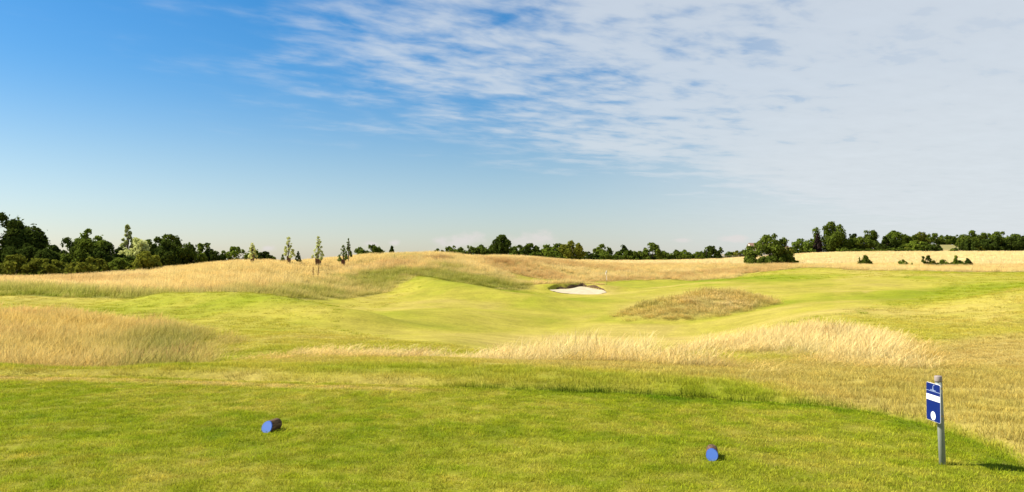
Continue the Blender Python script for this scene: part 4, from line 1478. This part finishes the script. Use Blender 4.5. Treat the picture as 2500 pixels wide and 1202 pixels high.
# ------------------------------------------------------------------ wire fence beyond the field
fx0, fx1, fy = X_of(1742, 262), X_of(1850, 262), 262.0
fr = empty('wire_fence', (fx0, fy, gz(fx0, fy)))
tag(fr, 'post-and-wire fence at the far edge of the cereal field', 'fence')
npst = 8
tops = []
for i in range(npst):
    fxp = fx0 + (fx1 - fx0) * i / (npst - 1)
    zz = gz(fxp, fy) - gz(fx0, fy)
    MB().box(fxp - fx0 - .07, fxp - fx0 + .07, -.07, .07, zz - .2, zz + 1.25).build('post', MAT['weathered'], fr)
    tops.append((fxp - fx0, 0, zz))
for hgt in (.45, .80, 1.12):
    MB().tube([(a, -.09, c + hgt) for a, b, c in tops], [.02] * npst, 4).build('wire', MAT['weathered'], fr)

# ------------------------------------------------------------------ house behind the ash
hY = 300.0
hx = X_of(1880, hY)
hz0 = gz(hx, hY)
hs = empty('farmhouse', (hx, hY, hz0))
tag(hs, 'white farmhouse with brown roof mostly hidden behind the ash tree', 'house')
k = hY / F
MB().box((1835.5 - 1880) * k, (1902 - 1880) * k, 0, 7.0, -.3, 3.0).build('wall', MAT['white'], hs)
x0, x1 = (1834.5 - 1880) * k, (1903 - 1880) * k
rf = MB().prism([(-.35, 2.95), (3.5, 4.9), (7.35, 2.95), (7.35, 3.15), (3.5, 5.15), (-.35, 3.15)], x0, x1, 'x').build('roof', MAT['roof'], hs)
MB().prism([(0.0, 2.99), (3.5, 4.78), (7.0, 2.99)], x0 + .12, x1 - .12, 'x').build('gable', MAT['white'], hs)
MB().box((1915 - 1880) * k, (1918 - 1880) * k, 3.0, 3.7, 2.5, 6.2).build('chimney', MAT['brick'], hs)
MB().box((1902 - 1880) * k + .01, (1931 - 1880) * k, .8, 6.2, -.3, 2.3).build('extension_wall', MAT['brick'], hs)
MB().prism([(.4, 2.25), (3.5, 3.9), (6.6, 2.25), (6.6, 2.45), (3.5, 4.1), (.4, 2.45)], (1902 - 1880) * k + .03, (1932 - 1880) * k, 'x').build('extension_roof', MAT['roof'], hs)
MB().prism([(-1.6, 1.65), (.78, 2.1), (.78, 2.22), (-1.6, 1.8)], (1913 - 1880) * k, (1931 - 1880) * k, 'x').build('porch_roof', MAT['slate'], hs)
for wx0 in (1845, 1862, 1884):
    wo_ = MB().box((wx0 - 1880) * k, (wx0 + 7 - 1880) * k, -.05, .02, 1.2, 2.6).build('window', MAT['white'], hs)
    MB().box((wx0 + .6 - 1880) * k, (wx0 + 6.4 - 1880) * k, -.07, -.052, 1.3, 2.5).build('pane', MAT['glass'], wo_)
MB().box((1874 - 1880) * k, (1880 - 1880) * k, -.05, .02, -.2, 2.0).build('door', MAT['slate'], hs)

# small white tank beside the far hedge
tY = 266.0
tx = X_of(1764, tY)
tk = empty('water_tank', (tx, tY, gz(tx, tY)))
tag(tk, 'small white box-shaped tank at the end of the far hedge', 'tank')
MB().box(-.55, .55, -.4, .4, .75, 1.75).build('tank_body', MAT['white'], tk)
MB().box(-.62, .62, -.47, .47, 1.752, 1.84).build('lid', MAT['white'], tk)
for sx in (-.45, .45):
    for sy in (-.3, .3):
        MB().box(sx - .06, sx + .06, sy - .06, sy + .06, -.2, .748).build('leg', MAT['weathered'], tk)

# white car parked on the bank in front of the wood
cY = 415.0
cx_ = X_of(2274, cY)
cz_ = gz(cx_, cY)
car = empty('parked_car', (cx_, cY, cz_))
tag(car, 'white car parked on top of the grassy bank', 'car')
prof = [(-2.0, .35), (2.0, .35), (2.05, .75), (1.75, .92), (1.05, .98), (-1.95, .98), (-2.05, .7)]
MB().prism(prof, -.82, .82, 'y').build('body', MAT['white'], car)
MB().prism([(-1.75, .982), (1.0, .982), (.35, 1.46), (-1.25, 1.48)], -.72, .72, 'y').build('cabin', MAT['white'], car)
for sy in (-1, 1):
    MB().prism([(-1.5, 1.03), (.75, 1.03), (.28, 1.39), (-1.2, 1.4)], sy * .722, sy * .735, 'y').build('window', MAT['glass'], car)
    for sx in (-1.25, 1.25):
        wh = MB().tube([(sx, sy * .66, .33), (sx, sy * .86, .33)], [.33, .33], 16).build('wheel', MAT['tyre'], car)
        MB().tube([(sx, sy * .862, .33), (sx, sy * .88, .33)], [.19, .18], 12).build('rim', MAT['grey_post'], wh)
    MB().box(2.0, 2.07, sy * .55 - .14, sy * .55 + .14, .6, .74).build('headlight', MAT['sign_white'], car)

# ------------------------------------------------------------------ flagstick
fY = 109.0
fxx = X_of(1481, fY)
fz = gz(fxx, fY)
fs_ = empty('flagstick', (fxx, fY, fz))
tag(fs_, 'white-topped flagstick with a limp pale flag on the putting green', 'flagstick')
MB().tube([(0, 0, -.1), (0, 0, .72)], [.022, .022], 8).build('lower_pole', MAT['pole_dark'], fs_)
MB().tube([(0, 0, .722), (0, 0, 2.13)], [.022, .017], 8).build('upper_pole', MAT['sign_white'], fs_)
v_, f_ = [], []
for i in range(5):
    for j in range(7):
        u_, t_ = i / 4, j / 6
        v_.append((-.02 - .17 * u_ + .03 * math.sin(t_ * 5), .05 * math.sin(u_ * 6 + t_ * 2), 2.10 - .40 * t_ - .28 * u_))
for i in range(4):
    for j in range(6):
        a = i * 7 + j
        f_.append((a, a + 7, a + 8, a + 1))
fl = obj('flag', mesh_from('flag', v_, f_, MAT['flag'], True), fs_)
so = fl.modifiers.new('thick', 'SOLIDIFY')
so.thickness = .004
MB().tube([(0, 0, .005), (0, 0, .02)], [.054, .054], 16).build('cup_rim', MAT['sign_white'], fs_)


# ------------------------------------------------------------------ tee markers
def marker(px, py_bottom, az_, L, dia, label):
    Y = F * EYE / (py_bottom - HOR)
    x_ = X_of(px, Y)
    r_ = empty('tee_marker', (x_, Y, 0.0), -az_)
    tag(r_, label, 'tee marker', 'sawn log tee markers')
    ra_ = dia / 2
    seg = 28
    tilt = math.tan(R(24))
    rr3 = np.random.default_rng(int(px))
    prof_ = [1 + .02 * math.sin(3 * 2 * math.pi * k_ / seg + px) + rr3.uniform(-.012, .012) for k_ in range(seg)]
    vs, fs = [], []
    rings = [0.0, .02, .08, .6, .95, 1.0]
    for q in rings:
        for k_ in range(seg):
            t_ = 2 * math.pi * k_ / seg
            sc_ = prof_[k_] * (.94 if q in (1.0,) else 1.0)
            lx, lz = ra_ * sc_ * math.cos(t_), ra_ * sc_ * math.sin(t_)
            cut = (lz + ra_) * tilt
            yy = cut * (1 - q) + L * q
            vs.append((lx, yy, lz + ra_ - .006))
    for i in range(len(rings) - 1):
        for k_ in range(seg):
            k2 = (k_ + 1) % seg
            fs.append((i * seg + k_, i * seg + k2, (i + 1) * seg + k2, (i + 1) * seg + k_))
    fs.append(tuple((len(rings) - 1) * seg + k_ for k_ in range(seg)))
    fs.append(tuple(range(seg))[::-1])
    obj('log', mesh_from('log', vs, fs, MAT['log'], False), r_)
    # painted slanted face, with a darker painted edge behind it
    for nm, sc_, o0, o1, mt in (('painted_edge', 1.012, .006, -.002, 'blue_rim'), ('painted_face', .955, -.0022, -.0050, 'blue_paint')):
        vs, fs = [], []
        for off in (o0, o1):
            for k_ in range(seg):
                t_ = 2 * math.pi * k_ / seg
                lx, lz = ra_ * prof_[k_] * sc_ * math.cos(t_), ra_ * prof_[k_] * sc_ * math.sin(t_)
                vs.append((lx, (lz + ra_) * tilt + off, lz + ra_ - .006))
        fs.append(tuple(range(seg)))
        fs.append(tuple(range(seg, 2 * seg))[::-1])
        for k_ in range(seg):
            k2 = (k_ + 1) % seg
            fs.append((k_, k2, seg + k2, seg + k_))
        obj(nm, mesh_from(nm, vs, fs, MAT[mt], False), r_)
    return r_


marker(651, 1055, R(15), .215, .112, 'blue-faced log tee marker seen from its side with bark showing')
marker(1736, 1123, R(14), .22, .100, 'blue-faced log tee marker seen face-on near the tee sign')

# ------------------------------------------------------------------ tee sign
PY = 6.55
PX = X_of(2297, PY)
sg = empty('tee_sign', (PX, PY, 0.0))
tag(sg, 'blue tee sign with number three on a grey post', 'sign')
lean = -.034
MB().tube([(0, 0, -.15), (lean * .5, 0, .36), (lean * .96, 0, .705)], [.0265, .0265, .0265], 24, cap=True).build('post', MAT['grey_post'], sg, True)
MB().tube([(lean * .93, 0, .688), (lean * .96, 0, .7), (lean, 0, .733), (lean * 1.003, 0, .738)], [.0290, .0300, .0300, .027], 24).build('cap', MAT['cap'], sg, True)
# the board faces the tee (its normal points to -x); local frame: u along +y (far side), v up
bxx = -.082 + lean * .6
u0, u1, v0, v1 = -.155, .060, .368, .682


def rrect(a0, a1, b0, b1, r_, n_=6):
    pts = []
    for cx2, cy2, st in ((a1 - r_, b1 - r_, 0), (a0 + r_, b1 - r_, 90), (a0 + r_, b0 + r_, 180), (a1 - r_, b0 + r_, 270)):
        for i in range(n_ + 1):
            t_ = R(st + 90 * i / n_)
            pts.append((cx2 + r_ * math.cos(t_), cy2 + r_ * math.sin(t_)))
    return pts


board = MB().prism(rrect(u0, u1, v0, v1, .016), bxx, bxx + .005, 'x').build('board', MAT['sign_white'], sg)


def face(name, outline, lift, mat, th=.0008):
    return MB().prism(outline, bxx - lift - th, bxx - lift, 'x').build(name, mat, board)


def lerp(a, b, t_):
    return a + (b - a) * t_


BH = v1 - v0
e = .0022
blue = face('blue_panel', rrect(u0 + e, u1 - e, v0 + e, v1 - e, .0135), .0002, MAT['sign_blue'])
face('rule', [(u0 + e, v1 - BH * .215), (u1 - e, v1 - BH * .215), (u1 - e, v1 - BH * .205), (u0 + e, v1 - BH * .205)], .0014, MAT['crest'])
face('white_band', [(u0 + e, v1 - BH * .455), (u1 - e, v1 - BH * .455), (u1 - e, v1 - BH * .305), (u0 + e, v1 - BH * .305)], .0014, MAT['sign_white'])
# seen from the tee, the reader's right-hand side is the near edge (-y)
cu_, cv_ = (u0 + u1) / 2, v0 + BH * .145
face('number_disc', [(cu_ + .036 * math.cos(2 * math.pi * i / 32), cv_ + .036 * math.sin(2 * math.pi * i / 32)) for i in range(32)], .0014, MAT['sign_white'])


def text_mesh(body, size, name, mat, parent, cu2, cv2, lift, bold=.0):
    cdat = bpy.data.curves.new(name, 'FONT')
    cdat.body = body
    cdat.size = size
    cdat.align_x = 'CENTER'
    cdat.align_y = 'CENTER'
    cdat.extrude = .0004
    cdat.offset = bold
    tmp = bpy.data.objects.new(name, cdat)
    COL.objects.link(tmp)
    dg = bpy.context.evaluated_depsgraph_get()
    me = bpy.data.meshes.new_from_object(tmp.evaluated_get(dg))
    bpy.data.objects.remove(tmp)
    # text x -> -y of the sign, text y -> up, text z -> towards -x
    for v in me.vertices:
        a, b, c = v.co
        v.co = (bxx - lift - c, cu2 - a, cv2 + b)
    me.materials.clear()
    me.materials.append(mat)
    return obj(name, me, parent)


text_mesh('3', .062, 'number', MAT['sign_grey'], board, cu_, cv_, .0028, .0006)
# crest: a hooked swirl with a looped pair of strokes under it


def stroke(name, pts, w0, w1, lift, mat):
    L_, R_s = [], []
    for i, (a, b) in enumerate(pts):
        a2, b2 = pts[min(i + 1, len(pts) - 1)]
        a1, b1 = pts[max(i - 1, 0)]
        dx2, dy2 = a2 - a1, b2 - b1
        q = math.hypot(dx2, dy2) or 1
        ww = lerp(w0, w1, i / (len(pts) - 1)) * .5
        L_.append((a - dy2 / q * ww, b + dx2 / q * ww))
        R_s.append((a + dy2 / q * ww, b - dx2 / q * ww))
    mb = MB()
    n_ = len(pts)
    vs = [(bxx - lift, a, b) for a, b in L_] + [(bxx - lift, a, b) for a, b in R_s]
    vs += [(bxx - lift - .0006, a, b) for a, b in L_] + [(bxx - lift - .0006, a, b) for a, b in R_s]
    fs = []
    for i in range(n_ - 1):
        fs += [(2 * n_ + i, 2 * n_ + i + 1, 3 * n_ + i + 1, 3 * n_ + i), (i, n_ + i, n_ + i + 1, i + 1)]
    mb.add(vs, fs)
    return mb.build(name, mat, board)


lc, lv = cu_ - .002, v1 - BH * .11
stroke('crest_stroke', [(lc + .010 * math.cos(R(t_)) - .010, lv + .013 + .009 * math.sin(R(t_))) for t_ in range(-40, 150, 15)][::-1], .006, .002, .0015, MAT['crest'])
stroke('crest_stroke', [(lc + .006 + .007 * math.cos(R(t_)), lv - .004 + .013 * math.sin(R(t_))) for t_ in range(90, 300, 15)], .002, .005, .0015, MAT['crest'])
stroke('crest_stroke', [(lc + .002 + .006 * math.cos(R(t_)), lv - .003 + .012 * math.sin(R(t_))) for t_ in range(-90, 80, 15)], .005, .002, .0015, MAT['crest'])
# the club name below is too small to read: a broken line of small strokes
rr4 = np.random.default_rng(5)
qx = cu_ + .036
while qx > cu_ - .038:
    wq = rr4.uniform(.003, .006)
    hq = rr4.uniform(.005, .010)
    face('lettering', [(qx - wq, lv - .026), (qx, lv - .026), (qx, lv - .026 + hq), (qx - wq, lv - .026 + hq)], .0015, MAT['crest'])
    qx -= wq + .0022
qx = cu_ + .052
while qx > cu_ - .052:
    wq = rr4.uniform(.006, .011)
    face('band_lettering', [(qx - wq, v1 - BH * .405), (qx, v1 - BH * .405), (qx, v1 - BH * .355), (qx - wq, v1 - BH * .355)], .0026, MAT['sign_ink'])
    qx -= wq + .006
# two clamps that hold the board to the post
for zz in (.405, .635):
    mb = MB()
    cxp = lean * zz / .735
    mb.tube([(cxp, 0, zz - .007), (cxp, 0, zz + .007)], [.0295, .0295], 20)
    mb.box(bxx + .0055, cxp - .027, -.018, .018, zz - .006, zz + .006)
    mb.build('clamp', MAT['tan_band'], sg)
